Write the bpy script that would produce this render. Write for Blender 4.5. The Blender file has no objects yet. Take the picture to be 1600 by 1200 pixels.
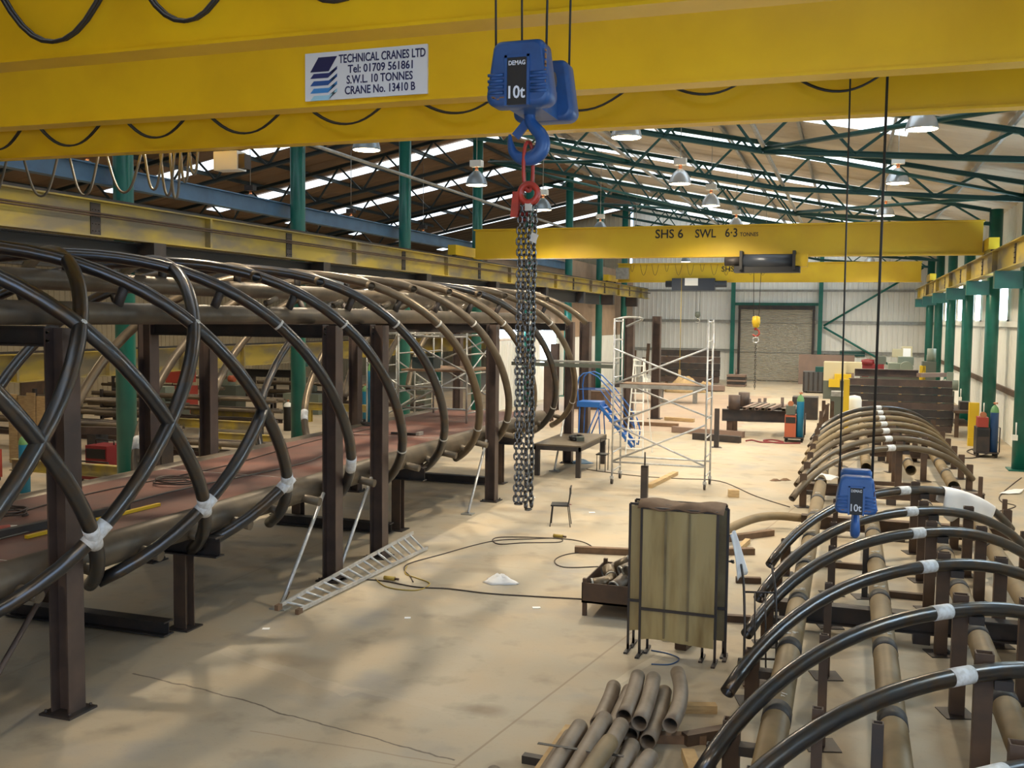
import bpy, math, random
from mathutils import Vector, Matrix
random.seed(7)
PI = math.pi
R = math.radians
SC = bpy.context.scene
COL = SC.collection

# ------------------------------------------------------------------ camera, sky, exposure
PITCH, YAW, ROLL = R(3.778), R(18.69), R(0.65)
cd = bpy.data.cameras.new('camera')
cd.sensor_fit = 'HORIZONTAL'; cd.sensor_width = 36.0; cd.lens = 36.0 * 1560 / 1600
cd.clip_start = 0.05; cd.clip_end = 400
cam = bpy.data.objects.new('camera', cd); COL.objects.link(cam)
cam.matrix_world = (Matrix.Translation((0, 0, 4.4)) @ Matrix.Rotation(YAW, 4, 'Z') @
                    Matrix.Rotation(PI / 2 - PITCH, 4, 'X') @ Matrix.Rotation(ROLL, 4, 'Z'))
SC.camera = cam
wd = bpy.data.worlds.new('sky'); SC.world = wd; wd.use_nodes = True
bg = wd.node_tree.nodes['Background']
bg.inputs[0].default_value = (0.50, 0.70, 1.0, 1); bg.inputs[1].default_value = 3.2
SC.view_settings.view_transform = 'Standard'; SC.view_settings.look = 'None'
SC.view_settings.gamma = 1; SC.view_settings.use_curve_mapping = False
SC.view_settings.exposure = 0.08
LAMP_W = 1620.0         # each high-bay lamp
ROOFLIGHT = 1.7
WINDOW = 15.0
SC.cycles.max_bounces = 8; SC.cycles.diffuse_bounces = 4; SC.cycles.glossy_bounces = 3
SC.cycles.sample_clamp_indirect = 6.0

# ------------------------------------------------------------------ helpers
class MB:
    def __init__(s): s.v = []; s.f = []; s.sm = []
    def add(s, vs, fs, smooth=False):
        b = len(s.v); s.v += [Vector(p) for p in vs]
        for k, f in enumerate(fs):
            s.f.append(tuple(b + i for i in f)); s.sm.append(smooth if isinstance(smooth, bool) else smooth[k])
        return s
    def box(s, c, d, rz=0, M=None):
        x, y, z = d[0] / 2, d[1] / 2, d[2] / 2
        vs = [Vector((i * x, j * y, k * z)) for k in (-1, 1) for j in (-1, 1) for i in (-1, 1)]
        m = Matrix.Translation(c) @ (M if M is not None else Matrix.Rotation(rz, 4, 'Z'))
        return s.add([m @ p for p in vs], [(0, 2, 3, 1), (4, 5, 7, 6), (0, 1, 5, 4), (2, 6, 7, 3), (0, 4, 6, 2), (1, 3, 7, 5)])
    def bx(s, x0, x1, y0, y1, z0, z1):
        return s.box(((x0 + x1) / 2, (y0 + y1) / 2, (z0 + z1) / 2), (abs(x1 - x0), abs(y1 - y0), abs(z1 - z0)))
    def extr(s, poly, p0, p1, up=(0, 0, 1), cap=True, smooth=False):
        p0, p1 = Vector(p0), Vector(p1); d = (p1 - p0).normalized(); u = Vector(up)
        if abs(d.dot(u)) > .98: u = Vector((0, 1, 0)) if abs(d.z) > .9 else Vector((0, 0, 1))
        a = d.cross(u).normalized(); b = a.cross(d)
        n = len(poly)
        vs = [p + a * q[0] + b * q[1] for p in (p0, p1) for q in poly]
        fs = [(i, (i + 1) % n, n + (i + 1) % n, n + i) for i in range(n)]; sm = [smooth] * n
        if cap: fs += [tuple(range(n))[::-1], tuple(range(n, 2 * n))]; sm += [False, False]
        return s.add(vs, fs, sm)
    def hb(s, p0, p1, w, d, tw, tf, up=(0, 0, 1)):
        w2, d2, t = w / 2, d / 2, tw / 2
        return s.extr([(-w2, -d2), (w2, -d2), (w2, -d2 + tf), (t, -d2 + tf), (t, d2 - tf), (w2, d2 - tf), (w2, d2), (-w2, d2),
                       (-w2, d2 - tf), (-t, d2 - tf), (-t, -d2 + tf), (-w2, -d2 + tf)], p0, p1, up)
    def bar(s, p0, p1, w, h, up=(0, 0, 1)):
        return s.extr([(-w / 2, -h / 2), (w / 2, -h / 2), (w / 2, h / 2), (-w / 2, h / 2)], p0, p1, up)
    def chan(s, p0, p1, w, h, t, up=(0, 0, 1)):
        return s.extr([(-w/2, -h/2), (w/2, -h/2), (w/2, -h/2+t), (-w/2+t, -h/2+t), (-w/2+t, h/2-t), (w/2, h/2-t), (w/2, h/2), (-w/2, h/2)], p0, p1, up)
    def rhs(s, p0, p1, w, h, t, up=(0, 1, 0)):
        """hollow rectangular tube, open ends"""
        p0, p1 = Vector(p0), Vector(p1); d = (p1 - p0).normalized(); u = Vector(up)
        if abs(d.dot(u)) > .98: u = Vector((0, 0, 1))
        a = d.cross(u).normalized(); b = a.cross(d)
        def rg(p, w, h): return [p + a * i * w / 2 + b * j * h / 2 for i, j in ((-1, -1), (1, -1), (1, 1), (-1, 1))]
        vs = rg(p0, w, h) + rg(p1, w, h) + rg(p0, w - 2*t, h - 2*t) + rg(p1, w - 2*t, h - 2*t)
        fs = []
        for i in range(4):
            j = (i + 1) % 4
            fs += [(i, j, 4 + j, 4 + i), (8 + j, 8 + i, 12 + i, 12 + j), (4 + i, 4 + j, 12 + j, 12 + i), (j, i, 8 + i, 8 + j)]
        return s.add(vs, fs)
    def frames(s, pts, closed=False):
        pts = [Vector(p) for p in pts]; n = len(pts); T = []
        for i in range(n):
            if closed: t = pts[(i + 1) % n] - pts[i - 1]
            else: t = pts[min(i + 1, n - 1)] - pts[max(i - 1, 0)]
            T.append(t.normalized())
        u = Vector((0, 0, 1)) if abs(T[0].z) < .9 else Vector((0, 1, 0))
        nn = (u - T[0] * u.dot(T[0])).normalized(); out = []
        for i in range(n):
            nn = (nn - T[i] * nn.dot(T[i])).normalized()
            out.append((pts[i], nn, T[i].cross(nn)))
        return out
    def tube(s, pts, r, n=12, cap=True, closed=False):
        fr = s.frames(pts, closed); m = len(fr)
        rr = r if isinstance(r, (list, tuple)) else [r] * m
        vs = [p + (a * math.cos(2*PI*k/n) + b * math.sin(2*PI*k/n)) * rr[i] for i, (p, a, b) in enumerate(fr) for k in range(n)]
        fs = []; sm = []
        for i in range(m if closed else m - 1):
            i2 = (i + 1) % m
            for k in range(n):
                k2 = (k + 1) % n
                fs.append((i*n + k, i*n + k2, i2*n + k2, i2*n + k)); sm.append(True)
        if cap and not closed:
            fs += [tuple(range(n))[::-1], tuple(range((m-1)*n, m*n))]; sm += [False, False]
        return s.add(vs, fs, sm)
    def cyl(s, p0, p1, r, r1=None, n=12, cap=True):
        return s.tube([p0, p1], [r, r if r1 is None else r1], n, cap)
    def pipe(s, pts, r, t, n=16):
        """hollow pipe with open ends"""
        fr = s.frames(pts); m = len(fr)
        ring = lambda i, q: [fr[i][0] + (fr[i][1] * math.cos(2*PI*k/n) + fr[i][2] * math.sin(2*PI*k/n)) * q for k in range(n)]
        vs = []; fs = []; sm = []
        for i in range(m): vs += ring(i, r)
        for i in range(m): vs += ring(i, r - t)
        o = m * n
        for i in range(m - 1):
            for k in range(n):
                k2 = (k + 1) % n
                fs.append((i*n+k, i*n+k2, (i+1)*n+k2, (i+1)*n+k)); sm.append(True)
                fs.append((o+i*n+k2, o+i*n+k, o+(i+1)*n+k, o+(i+1)*n+k2)); sm.append(True)
        e = (m - 1) * n
        for k in range(n):
            k2 = (k + 1) % n
            fs += [(k2, k, o+k, o+k2), (e+k, e+k2, o+e+k2, o+e+k)]; sm += [False, False]
        return s.add(vs, fs, sm)
    def lathe(s, prof, c, n=20, axis=None):
        c = Vector(c); vs = []; m = len(prof)
        for r, z in prof:
            for k in range(n): vs.append(Vector((r*math.cos(2*PI*k/n), r*math.sin(2*PI*k/n), z)))
        if axis is not None:
            q = Vector((0, 0, 1)).rotation_difference(Vector(axis)); vs = [q @ p for p in vs]
        fs = [(i*n+k, i*n+(k+1) % n, (i+1)*n+(k+1) % n, (i+1)*n+k) for i in range(m-1) for k in range(n)]
        return s.add([c + p for p in vs], fs, True)
    def build(s, name, mat, parent=None):
        me = bpy.data.meshes.new(name)
        M = ROOTM.get(parent.name, Matrix()).inverted() if parent is not None else Matrix()
        me.from_pydata([M @ p for p in s.v], [], s.f)
        me.polygons.foreach_set('use_smooth', s.sm)
        me.materials.append(mat); me.update()
        o = bpy.data.objects.new(name, me); COL.objects.link(o)
        if parent is not None:
            o.parent = parent; ROOTM[o.name] = ROOTM.get(parent.name, Matrix())
        return o

ROOTM = {}
def tag(o, label, cat, group=None, kind=None):
    o['label'] = label; o['category'] = cat
    if group: o['group'] = group
    if kind: o['kind'] = kind
    return o
def thing(name, label, cat, loc, group=None):
    o = bpy.data.objects.new(name, None); COL.objects.link(o)
    o.location = loc; ROOTM[o.name] = Matrix.Translation(loc); o.empty_display_size = .2
    return tag(o, label, cat, group)
def struct(mb, name, mat, label=None, cat=None):
    o = mb.build(name, mat); o['kind'] = 'structure'
    if label: o['label'] = label
    if cat: o['category'] = cat
    return o
def arc(c, r, a0, a1, n, plane='xz'):
    out = []
    for i in range(n + 1):
        a = R(a0 + (a1 - a0) * i / n); u, v = r * math.cos(a), r * math.sin(a)
        out.append(Vector(c) + (Vector((u, 0, v)) if plane == 'xz' else Vector((u, v, 0)) if plane == 'xy' else Vector((0, u, v))))
    return out
def smooth_path(pts, n=6):
    P = [Vector(p) for p in pts]; out = []
    for i in range(len(P) - 1):
        a, b, c, d = P[max(i-1, 0)], P[i], P[i+1], P[min(i+2, len(P)-1)]
        for k in range(n):
            t = k / n
            out.append(.5*((2*b) + (c-a)*t + (2*a-5*b+4*c-d)*t*t + (3*b-a-3*c+d)*t**3))
    out.append(P[-1]); return out
ORD = ['first', 'second', 'third', 'fourth', 'fifth', 'sixth', 'seventh', 'eighth', 'ninth', 'tenth', 'eleventh', 'twelfth', 'thirteenth', 'fourteenth', 'fifteenth', 'sixteenth', 'seventeenth', 'eighteenth', 'nineteenth', 'twentieth']

def mat(name, col, rough=.6, metal=0, col2=None, scale=4, lo=.4, hi=.65, bump=0, stretch=None, emit=None, spec=None, detail=5):
    m = bpy.data.materials.new(name); m.use_nodes = True
    nt = m.node_tree; b = nt.nodes['Principled BSDF']
    b.inputs['Base Color'].default_value = (*col, 1); b.inputs['Roughness'].default_value = rough; b.inputs['Metallic'].default_value = metal
    if spec is not None: b.inputs['Specular IOR Level'].default_value = spec
    if emit:
        b.inputs['Emission Color'].default_value = (*emit[0], 1); b.inputs['Emission Strength'].default_value = emit[1]
    if col2 or bump:
        tc = nt.nodes.new('ShaderNodeTexCoord'); mp = nt.nodes.new('ShaderNodeMapping')
        nt.links.new(tc.outputs['Object'], mp.inputs[0])
        if stretch: mp.inputs['Scale'].default_value = stretch
        no = nt.nodes.new('ShaderNodeTexNoise'); no.inputs['Scale'].default_value = scale; no.inputs['Detail'].default_value = detail
        nt.links.new(mp.outputs[0], no.inputs['Vector'])
        if col2:
            cr = nt.nodes.new('ShaderNodeValToRGB')
            cr.color_ramp.elements[0].position = lo; cr.color_ramp.elements[0].color = (*col, 1)
            cr.color_ramp.elements[1].position = hi; cr.color_ramp.elements[1].color = (*col2, 1)
            nt.links.new(no.outputs['Fac'], cr.inputs[0]); nt.links.new(cr.outputs[0], b.inputs['Base Color'])
        if bump:
            bp = nt.nodes.new('ShaderNodeBump'); bp.inputs['Strength'].default_value = bump; bp.inputs['Distance'].default_value = .02
            nt.links.new(no.outputs['Fac'], bp.inputs['Height']); nt.links.new(bp.outputs[0], b.inputs['Normal'])
    return m

# ------------------------------------------------------------------ materials
M = {}
M['yellow'] = mat('crane_yellow', (.86, .53, .010), .36, 0, (.78, .47, .010), 1.2)
M['yellow2'] = mat('crane_yellow_far', (.66, .46, .02), .45, 0, (.60, .39, .02), .8)
M['yellow_old'] = mat('worn_yellow', (.46, .35, .06), .6, 0, (.22, .19, .13), 1.5, .42, .62, stretch=(1, .35, 1))
M['steel'] = mat('mill_scale_pipe', (.085, .088, .096), .28, .85, (.12, .09, .065), 5, .45, .75, .03)
M['steel_brown'] = mat('brown_pipe', (.13, .105, .078), .38, .55, (.18, .14, .095), 3, .35, .7, .04)
M['tan_pipe'] = mat('dusty_tan_pipe', (.235, .172, .092), .52, .1, (.165, .12, .065), 2.2, .4, .7, .03)
M['chord'] = mat('chord_pipe', (.135, .105, .072), .45, .25, (.085, .068, .05), 2.5, .4, .65, .03)
M['dark_band'] = mat('dark_band', (.035, .034, .036), .55, .0)
M['white_paint'] = mat('white_paint', (.72, .75, .80), .6, 0, (.55, .56, .58), 20)
M['chalk'] = mat('chalk', (.6, .6, .58), .8)
M['rust_post'] = mat('rust_post', (.115, .070, .045), .6, .2, (.065, .045, .035), 3, .35, .7, .05)
M['post'] = mat('frame_post', (.080, .060, .055), .5, .35, (.13, .09, .075), 2.5, .4, .7, .03)
M['dark_steel'] = mat('dark_steel', (.045, .043, .045), .5, .4, (.07, .055, .05), 3)
M['hoist'] = mat('hoist_navy', (.045, .055, .075), .4, .3)
M['black'] = mat('black', (.015, .015, .016), .5)
M['short'] = mat('grey_brown_pipe', (.215, .175, .14), .5, .15, (.15, .115, .085), 4, .4, .7, .03)
M['deck'] = mat('red_oxide_deck', (.155, .062, .045), .6, 0, (.095, .052, .045), 1.3, .35, .7, .03)
M['green'] = mat('green_column', (.010, .145, .115), .33, 0, (.009, .115, .095), 2)
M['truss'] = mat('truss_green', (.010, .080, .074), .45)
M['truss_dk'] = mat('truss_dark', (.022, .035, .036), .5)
M['silver'] = mat('galvanised', (.40, .40, .38), .38, .4, (.31, .31, .29), 6)
M['alu'] = mat('aluminium', (.58, .59, .60), .33, .45, (.46, .47, .48), 10)
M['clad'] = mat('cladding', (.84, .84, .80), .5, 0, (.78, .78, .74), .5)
M['clad_dim'] = mat('cladding_dim', (.40, .34, .23), .6, 0, (.33, .28, .19), .7)  # cream cladding, its colour darkened to stand for the dim aisle
M['partition'] = mat('tan_partition', (.40, .28, .19), .7, 0, (.34, .24, .165), 1.2)
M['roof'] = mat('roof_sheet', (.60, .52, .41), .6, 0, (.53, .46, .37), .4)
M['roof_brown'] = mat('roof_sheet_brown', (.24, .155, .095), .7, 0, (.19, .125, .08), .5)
M['shutter'] = mat('shutter_steel', (.52, .50, .44), .34, .25, (.44, .41, .36), 3, stretch=(1, 1, 6))
M['blue_beam'] = mat('blue_beam', (.10, .20, .33), .5, 0, (.08, .15, .25), 2)
M['hook_blue'] = mat('hook_blue', (.022, .085, .26), .38, 0, (.018, .065, .20), 9, .45, .7, .03)
M['hook2_blue'] = mat('hook_blue_pale', (.04, .13, .40), .38, 0, (.035, .11, .33), 9, .45, .7, .03)
M['chip'] = mat('chipped_rust', (.25, .13, .06), .7)
M['red'] = mat('red_paint', (.42, .035, .022), .38, 0, (.30, .03, .02), 12)
M['bright_red'] = mat('bright_red', (.34, .045, .03), .5)
M['orange'] = mat('orange_red', (.42, .10, .045), .5)
M['chain'] = mat('chain_steel', (.17, .16, .15), .24, .9, (.08, .07, .06), 40)
M['rope'] = mat('wire_rope', (.035, .033, .03), .6, .3)
M['lamp_on'] = mat('lamp_lit', (1, .9, .7), .5, emit=((1.0, .80, .50), 22))
M['reflector'] = mat('reflector', (.30, .36, .42), .35, .5)
M['reflector_alu'] = mat('reflector_glass', (.62, .66, .70), .25, .4)  # aluminium shades with glass, right and centre rows
M['rooflight'] = mat('rooflight', (.8, .9, 1), .5, emit=((.78, .90, 1.0), ROOFLIGHT))
M['window'] = mat('daylight_window', (.8, .9, 1), .5, emit=((.66, .86, 1.0), WINDOW))
M['cyl_blue'] = mat('cylinder_blue', (.012, .19, .36), .4)
M['cyl_dblue'] = mat('cylinder_dark_blue', (.02, .07, .20), .4)
M['cyl_green'] = mat('cylinder_green_cap', (.13, .30, .12), .45)
M['step_blue'] = mat('step_blue', (.02, .12, .42), .45)
M['wood'] = mat('timber', (.52, .37, .19), .75, 0, (.40, .27, .13), 5, stretch=(1, 1, 8))
M['wood_dk'] = mat('brown_timber', (.20, .12, .07), .75, 0, (.14, .085, .05), 5)
M['screen'] = mat('welding_curtain', (.40, .32, .155), .62, 0, (.20, .135, .05), 2.4, .45, .78, .02, stretch=(2.2, 1, .35))
M['screen_dk'] = mat('welding_curtain_dark', (.23, .185, .10), .65, 0, (.12, .085, .04), 1.6, .4, .7)
M['white_cloth'] = mat('white_sheet', (.82, .82, .84), .7)
M['paper'] = mat('paper', (.85, .86, .88), .7)
M['cable'] = mat('cable_dark', (.05, .035, .03), .6)
M['cable_y'] = mat('cable_yellow', (.42, .30, .06), .6)
M['festoon'] = mat('festoon_cable', (.022, .022, .025), .35)
M['festoon_grey'] = mat('festoon_cable_grey', (.11, .105, .095), .4)
M['mach_green'] = mat('machine_green', (.20, .235, .19), .5)
M['mach_dk'] = mat('machine_dark', (.10, .115, .095), .55)
M['cream'] = mat('machine_cream', (.52, .46, .30), .5)
M['yel_post'] = mat('yellow_guard', (.62, .42, .015), .5)
M['maroon'] = mat('maroon_machine', (.20, .018, .022), .45)
M['ink'] = mat('sign_ink', (.012, .018, .10), .6)
M['ink_black'] = mat('stencil_black', (.02, .02, .02), .6)
M['sign'] = mat('sign_white', (.74, .78, .86), .45)
M['copper'] = mat('copper', (.5, .2, .1), .4, .5)
M['plate'] = mat('steel_plate', (.26, .18, .145), .6, .1, (.21, .15, .125), 1)
M['grey_crate'] = mat('grey_crate', (.10, .10, .105), .6, .2)

# floor: concrete with joints, cracks, stains and a worn red painted bay
def floor_material():
    m = bpy.data.materials.new('concrete_floor'); m.use_nodes = True
    nt = m.node_tree; N = nt.nodes; Lk = nt.links; b = N['Principled BSDF']; b.inputs['Roughness'].default_value = .62
    b.inputs['Specular IOR Level'].default_value = .35
    tc = N.new('ShaderNodeTexCoord')
    def noise(scale, det=6, vec=None):
        n = N.new('ShaderNodeTexNoise'); n.inputs['Scale'].default_value = scale; n.inputs['Detail'].default_value = det
        Lk.new(vec or tc.outputs['Object'], n.inputs['Vector']); return n.outputs['Fac']
    def ramp(f, p0, c0, p1, c1):
        r = N.new('ShaderNodeValToRGB'); e = r.color_ramp.elements
        e[0].position = p0; e[0].color = (*c0, 1); e[1].position = p1; e[1].color = (*c1, 1); Lk.new(f, r.inputs[0]); return r.outputs[0]
    def math_(op, a, b_=None, c=None):
        n = N.new('ShaderNodeMath'); n.operation = op
        for k, x in enumerate((a, b_, c)):
            if x is None: continue
            if hasattr(x, 'is_linked'): Lk.new(x, n.inputs[k])
            else: n.inputs[k].default_value = x
        return n.outputs[0]
    def mix(f, a, bcol):
        n = N.new('ShaderNodeMix'); n.data_type = 'RGBA'
        if hasattr(f, 'is_linked'): Lk.new(f, n.inputs[0])
        else: n.inputs[0].default_value = f
        for k, x in ((6, a), (7, bcol)):
            if hasattr(x, 'is_linked'): Lk.new(x, n.inputs[k])
            else: n.inputs[k].default_value = (*x, 1)
        return n.outputs[2]
    sep = N.new('ShaderNodeSeparateXYZ'); Lk.new(tc.outputs['Object'], sep.inputs[0]); X, Y = sep.outputs[0], sep.outputs[1]
    col = mix(math_('MULTIPLY', ramp(noise(.9, 4), .42, (0, 0, 0), .62, (1, 1, 1)), .55), ramp(noise(.35), .32, (.37, .325, .25), .68, (.47, .415, .325)), (.46, .36, .24))
    col = mix(math_('MULTIPLY', ramp(noise(1.7, 8), .55, (0, 0, 0), .75, (1, 1, 1)), .62), col, (.225, .19, .145))
    col = mix(math_('MULTIPLY', ramp(noise(.8, 3), .56, (0, 0, 0), .72, (1, 1, 1)), .7), col, (.30, .29, .275))
    col = mix(math_('MULTIPLY', ramp(noise(22, 3), .60, (0, 0, 0), .72, (1, 1, 1)), .18), col, (.28, .22, .16))
    wob = math_('MULTIPLY', math_('SUBTRACT', noise(1.3, 4), .5), .25)
    # red painted bay
    inb = math_('MULTIPLY', math_('MULTIPLY', math_('GREATER_THAN', X, -15), math_('LESS_THAN', math_('ADD', X, math_('MULTIPLY', wob, 4)), -4.3)),
                math_('MULTIPLY', math_('GREATER_THAN', math_('ADD', Y, math_('MULTIPLY', wob, 6)), 39), math_('LESS_THAN', Y, 60)))
    col = mix(math_('MULTIPLY', inb, .5), col, (.36, .23, .17))
    # joints / cracks: |ax+by+c|
    def line(x0, y0, x1, y1, wd, c, amt, wv=.06, ext=True):
        nonlocal col
        dx, dy = x1-x0, y1-y0; Lh = math.hypot(dx, dy); a, b2 = -dy/Lh, dx/Lh
        d = math_('ADD', math_('ADD', math_('MULTIPLY', X, a), math_('MULTIPLY', Y, b2)), -(a*x0 + b2*y0))
        d = math_('ABSOLUTE', math_('ADD', d, math_('MULTIPLY', wob, wv)))
        f = math_('LESS_THAN', d, wd)
        if not ext:
            t = math_('ADD', math_('ADD', math_('MULTIPLY', X, dx/Lh), math_('MULTIPLY', Y, dy/Lh)), -(dx/Lh*x0 + dy/Lh*y0))
            f = math_('MULTIPLY', f, math_('MULTIPLY', math_('GREATER_THAN', t, 0), math_('LESS_THAN', t, Lh)))
        col = mix(math_('MULTIPLY', f, amt), col, c)
    line(-3.54, 8.83, -2.49, 15.58, .014, (.26, .20, .14), .7)
    line(-8.2, 9.9, -3.6, 9.0, .014, (.12, .10, .08), .85, 1.2, False)
    line(-7.7, 11.0, -5.4, 10.2, .11, (.50, .44, .35), .38, 1.4, False); line(-5.6, 10.35, -3.7, 10.1, .06, (.50, .44, .35), .3, 1.2, False)
    line(-5.9, 8.9, -3.5, 8.9, .012, (.30, .24, .17), .7, .3, False)
    line(-2.6, 11.5, -2.2, 13, .06, (.66, .58, .45), .35, .3, False)
    line(-9.6, 20, -9.6, 21, .02, (.36, .29, .21), .5); line(2.9, 9, 2.9, 10, .02, (.36, .29, .21), .5)
    for yy in (16.5, 24, 31.5, 39, 46.5, 54, 61.5): line(0, yy, 1, yy, .014, (.36, .29, .21), .5)
    # oil stains with a soft shape of their own
    for cx, cy, rx, ry, amt in ((-3.75, 10.3, .30, .22, .55), (-6.6, 11.0, .75, .30, .35), (-5.9, 16.1, .55, .25, .3), (-7.3, 21.5, .8, .4, .3), (-2.3, 12.1, .7, .35, .35), (-3.0, 20.6, .5, .3, .25)):
        q = math_('SQRT', math_('ADD', math_('POWER', math_('MULTIPLY', math_('SUBTRACT', X, cx), 1/rx), 2), math_('POWER', math_('MULTIPLY', math_('SUBTRACT', Y, cy), 1/ry), 2)))
        q = math_('ADD', q, math_('MULTIPLY', wob, 3))
        col = mix(math_('MULTIPLY', ramp(q, .3, (1, 1, 1), 1.0, (0, 0, 0)), amt), col, (.20, .14, .085))
    Lk.new(col, b.inputs['Base Color'])
    bp = N.new('ShaderNodeBump'); bp.inputs['Strength'].default_value = .12; bp.inputs['Distance'].default_value = .02
    Lk.new(noise(9, 6), bp.inputs['Height']); Lk.new(bp.outputs[0], b.inputs['Normal'])
    return m
M['floor'] = floor_material()

# ================================================================== THE HALL
XR, XL, XM, Y0, YE = 5.6, -34.6, -15.2, -4.0, 75.2
SLOPE, ZE = .2, 8.72
def roof_z(x): return ZE + SLOPE * (4.85 - x) if x > XM else ZE + SLOPE * (4.85 - XM) - SLOPE * (XM - x)
struct(MB().bx(XL - .3, XR + .3, Y0, YE + .3, -.25, 0), 'floor', M['floor'])

def corrugated(p0, p1, z0, z1, nrm, pitch=.34, dep=.035):
    """trapezoidal sheet wall between two floor points"""
    p0, p1 = Vector(p0), Vector(p1); d = p1 - p0; Lh = d.length; d.normalize(); n = Vector(nrm); mb = MB()
    pts = []; s = 0
    while s < Lh:
        for a, q in ((0, 0), (.62, 0), (.70, 1), (.92, 1)):
            t = s + a * pitch
            if t < Lh: pts.append((t, q * dep))
        s += pitch
    pts.append((Lh, 0)); vs = []
    za = z1 if callable(z1) else (lambda x: z1)
    for t, q in pts:
        b = p0 + d * t + n * q; vs += [(b.x, b.y, z0), (b.x, b.y, za(b.x))]
    vs2 = [Vector(v) - n * .03 for v in vs]
    fs = [(2*i, 2*i+2, 2*i+3, 2*i+1) for i in range(len(pts) - 1)]
    mb.add(vs, fs); k = len(vs)
    mb.add([p0 - n*.06 + Vector((0, 0, z0)), p1 - n*.06 + Vector((0, 0, z0)), p1 - n*.06 + Vector((0, 0, za(p1.x))), p0 - n*.06 + Vector((0, 0, za(p0.x)))], [(0, 1, 2, 3)])
    return mb
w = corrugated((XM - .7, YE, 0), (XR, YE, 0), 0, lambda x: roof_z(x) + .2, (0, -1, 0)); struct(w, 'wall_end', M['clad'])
w = corrugated((XL, YE, 0), (XM - .9, YE, 0), 0, lambda x: roof_z(x) + .2, (0, -1, 0)); struct(w, 'wall_aisle_end', M['clad_dim'])
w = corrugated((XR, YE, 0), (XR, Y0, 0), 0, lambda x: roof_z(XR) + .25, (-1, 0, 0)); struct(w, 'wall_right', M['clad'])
w = corrugated((XL, Y0, 0), (XL, YE, 0), 0, lambda x: roof_z(XL) + .25, (1, 0, 0)); struct(w, 'wall_left', M['clad_dim'])
# unseen near end wall, added with a right-hand doorway to shape cool daylight
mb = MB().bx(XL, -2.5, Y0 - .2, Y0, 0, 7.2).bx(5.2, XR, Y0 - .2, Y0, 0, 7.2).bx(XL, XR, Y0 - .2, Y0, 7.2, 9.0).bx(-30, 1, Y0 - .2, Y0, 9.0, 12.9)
struct(mb, 'wall_near', M['clad_dim'])
# partition along the middle column line beyond the open aisle
mb = MB().bx(XM - .75, XM - .6, 43, YE, 3.3, 7.9); struct(mb, 'wall_partition_upper', M['partition'])
mb = corrugated((XM - .55, 43, 0), (XM - .55, YE, 0), 0, lambda x: 3.3, (1, 0, 0)); struct(mb, 'wall_partition_lower', M['clad'])
# roof sheets
def roof(x0, x1):
    mb = MB(); n = 60; pts = []
    y = Y0
    while y < YE:
        for a, q in ((0, 0), (.55, 0), (.65, -.03), (.9, -.03)): pts.append((y + a, q))
        y += 1.0
    pts.append((YE, 0)); vs = []
    for y, q in pts: vs += [(x0, y, roof_z(x0) + q + .18), (x1, y, roof_z(x1) + q + .18)]
    mb.add(vs, [(2*i, 2*i+1, 2*i+3, 2*i+2) for i in range(len(pts) - 1)])
    up = [Vector(v) + Vector((0, 0, .08)) for v in vs]
    mb.add([up[0], up[1], up[-1], up[-2]], [(0, 1, 3, 2) if False else (0, 1, 2, 3)])
    return mb
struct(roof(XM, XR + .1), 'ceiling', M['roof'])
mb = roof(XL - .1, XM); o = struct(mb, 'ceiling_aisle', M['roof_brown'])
# rooflights: translucent daylight strips let into the sheets
nw = 0
for k in range(-3, 7):
    yc = 29.0 + 7.4 * k
    for (x0, x1, wd_) in ((XM + .4, 1.3, 2.2), (-31.0, XM - .5, 1.2)):
        nw += 1
        mb = MB(); a = []
        for x in (x0, x1):
            for y in (yc - wd_/2, yc + wd_/2): a += [(x, y, roof_z(x) + .12), (x, y, roof_z(x) + .14)]
        mb.add(a, [(0, 4, 6, 2), (1, 3, 7, 5), (0, 1, 5, 4), (2, 6, 7, 3), (0, 2, 3, 1), (4, 5, 7, 6)])
        struct(mb, 'window_%d' % nw, M['rooflight'])
# right wall windows, high up; nearest two unseen, added for cool daylight
for y in (4.6, 12.0, 19.2, 26.6, 34.6, 42.3, 50.6, 58.6, 66.4):
    nw += 1; struct(MB().bx(XR - .06, XR - .03, y - 1.0, y + 1.0, 4.55, 6.55), 'window_%d' % nw, M['window'])
    for e, (a, b_, c, d_) in enumerate(((y-1.06, y-1.0, 4.5, 6.6), (y+1.0, y+1.06, 4.5, 6.6), (y-1.06, y+1.06, 4.45, 4.55), (y-1.06, y+1.06, 6.55, 6.62))):
        pass
    mbf = MB().bx(XR-.1, XR-.02, y-1.07, y-1.0, 4.48, 6.6).bx(XR-.1, XR-.02, y+1.0, y+1.07, 4.48, 6.6).bx(XR-.1, XR-.02, y-1.07, y+1.07, 4.45, 4.55).bx(XR-.1, XR-.02, y-1.07, y+1.07, 6.55, 6.63)
    struct(mbf, 'trim_%d' % nw, M['clad'])
# openings in the partition
nw += 1; struct(MB().bx(XM-.58, XM-.54, 43.3, 47.4, 3.45, 4.02), 'window_%d' % nw, M['window'])
nw += 1; struct(MB().bx(XM-.5, XM-.46, 51.2, 53.9, 2.0, 4.0), 'window_%d' % nw, M['window'])
# sheeting rails
tr = 100
for z in (4.35, 2.2):
    tr += 1; struct(MB().chan((XM - .4, YE - .14, z), (XR - .1, YE - .14, z), .09, .2, .02), 'trim_%d' % tr, M['silver'])
tr += 1; struct(MB().chan((XM - .4, YE - .14, 6.6), (XR - .1, YE - .14, 6.6), .09, .16, .02), 'trim_%d' % tr, M['silver'])
for z in (1.95, 4.38):
    tr += 1; struct(MB().chan((XR - .12, 4, z), (XR - .12, YE - .3, z), .1, .2, .02), 'trim_%d' % tr, M['rust_post'] if z < 3 else M['clad'])
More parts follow.
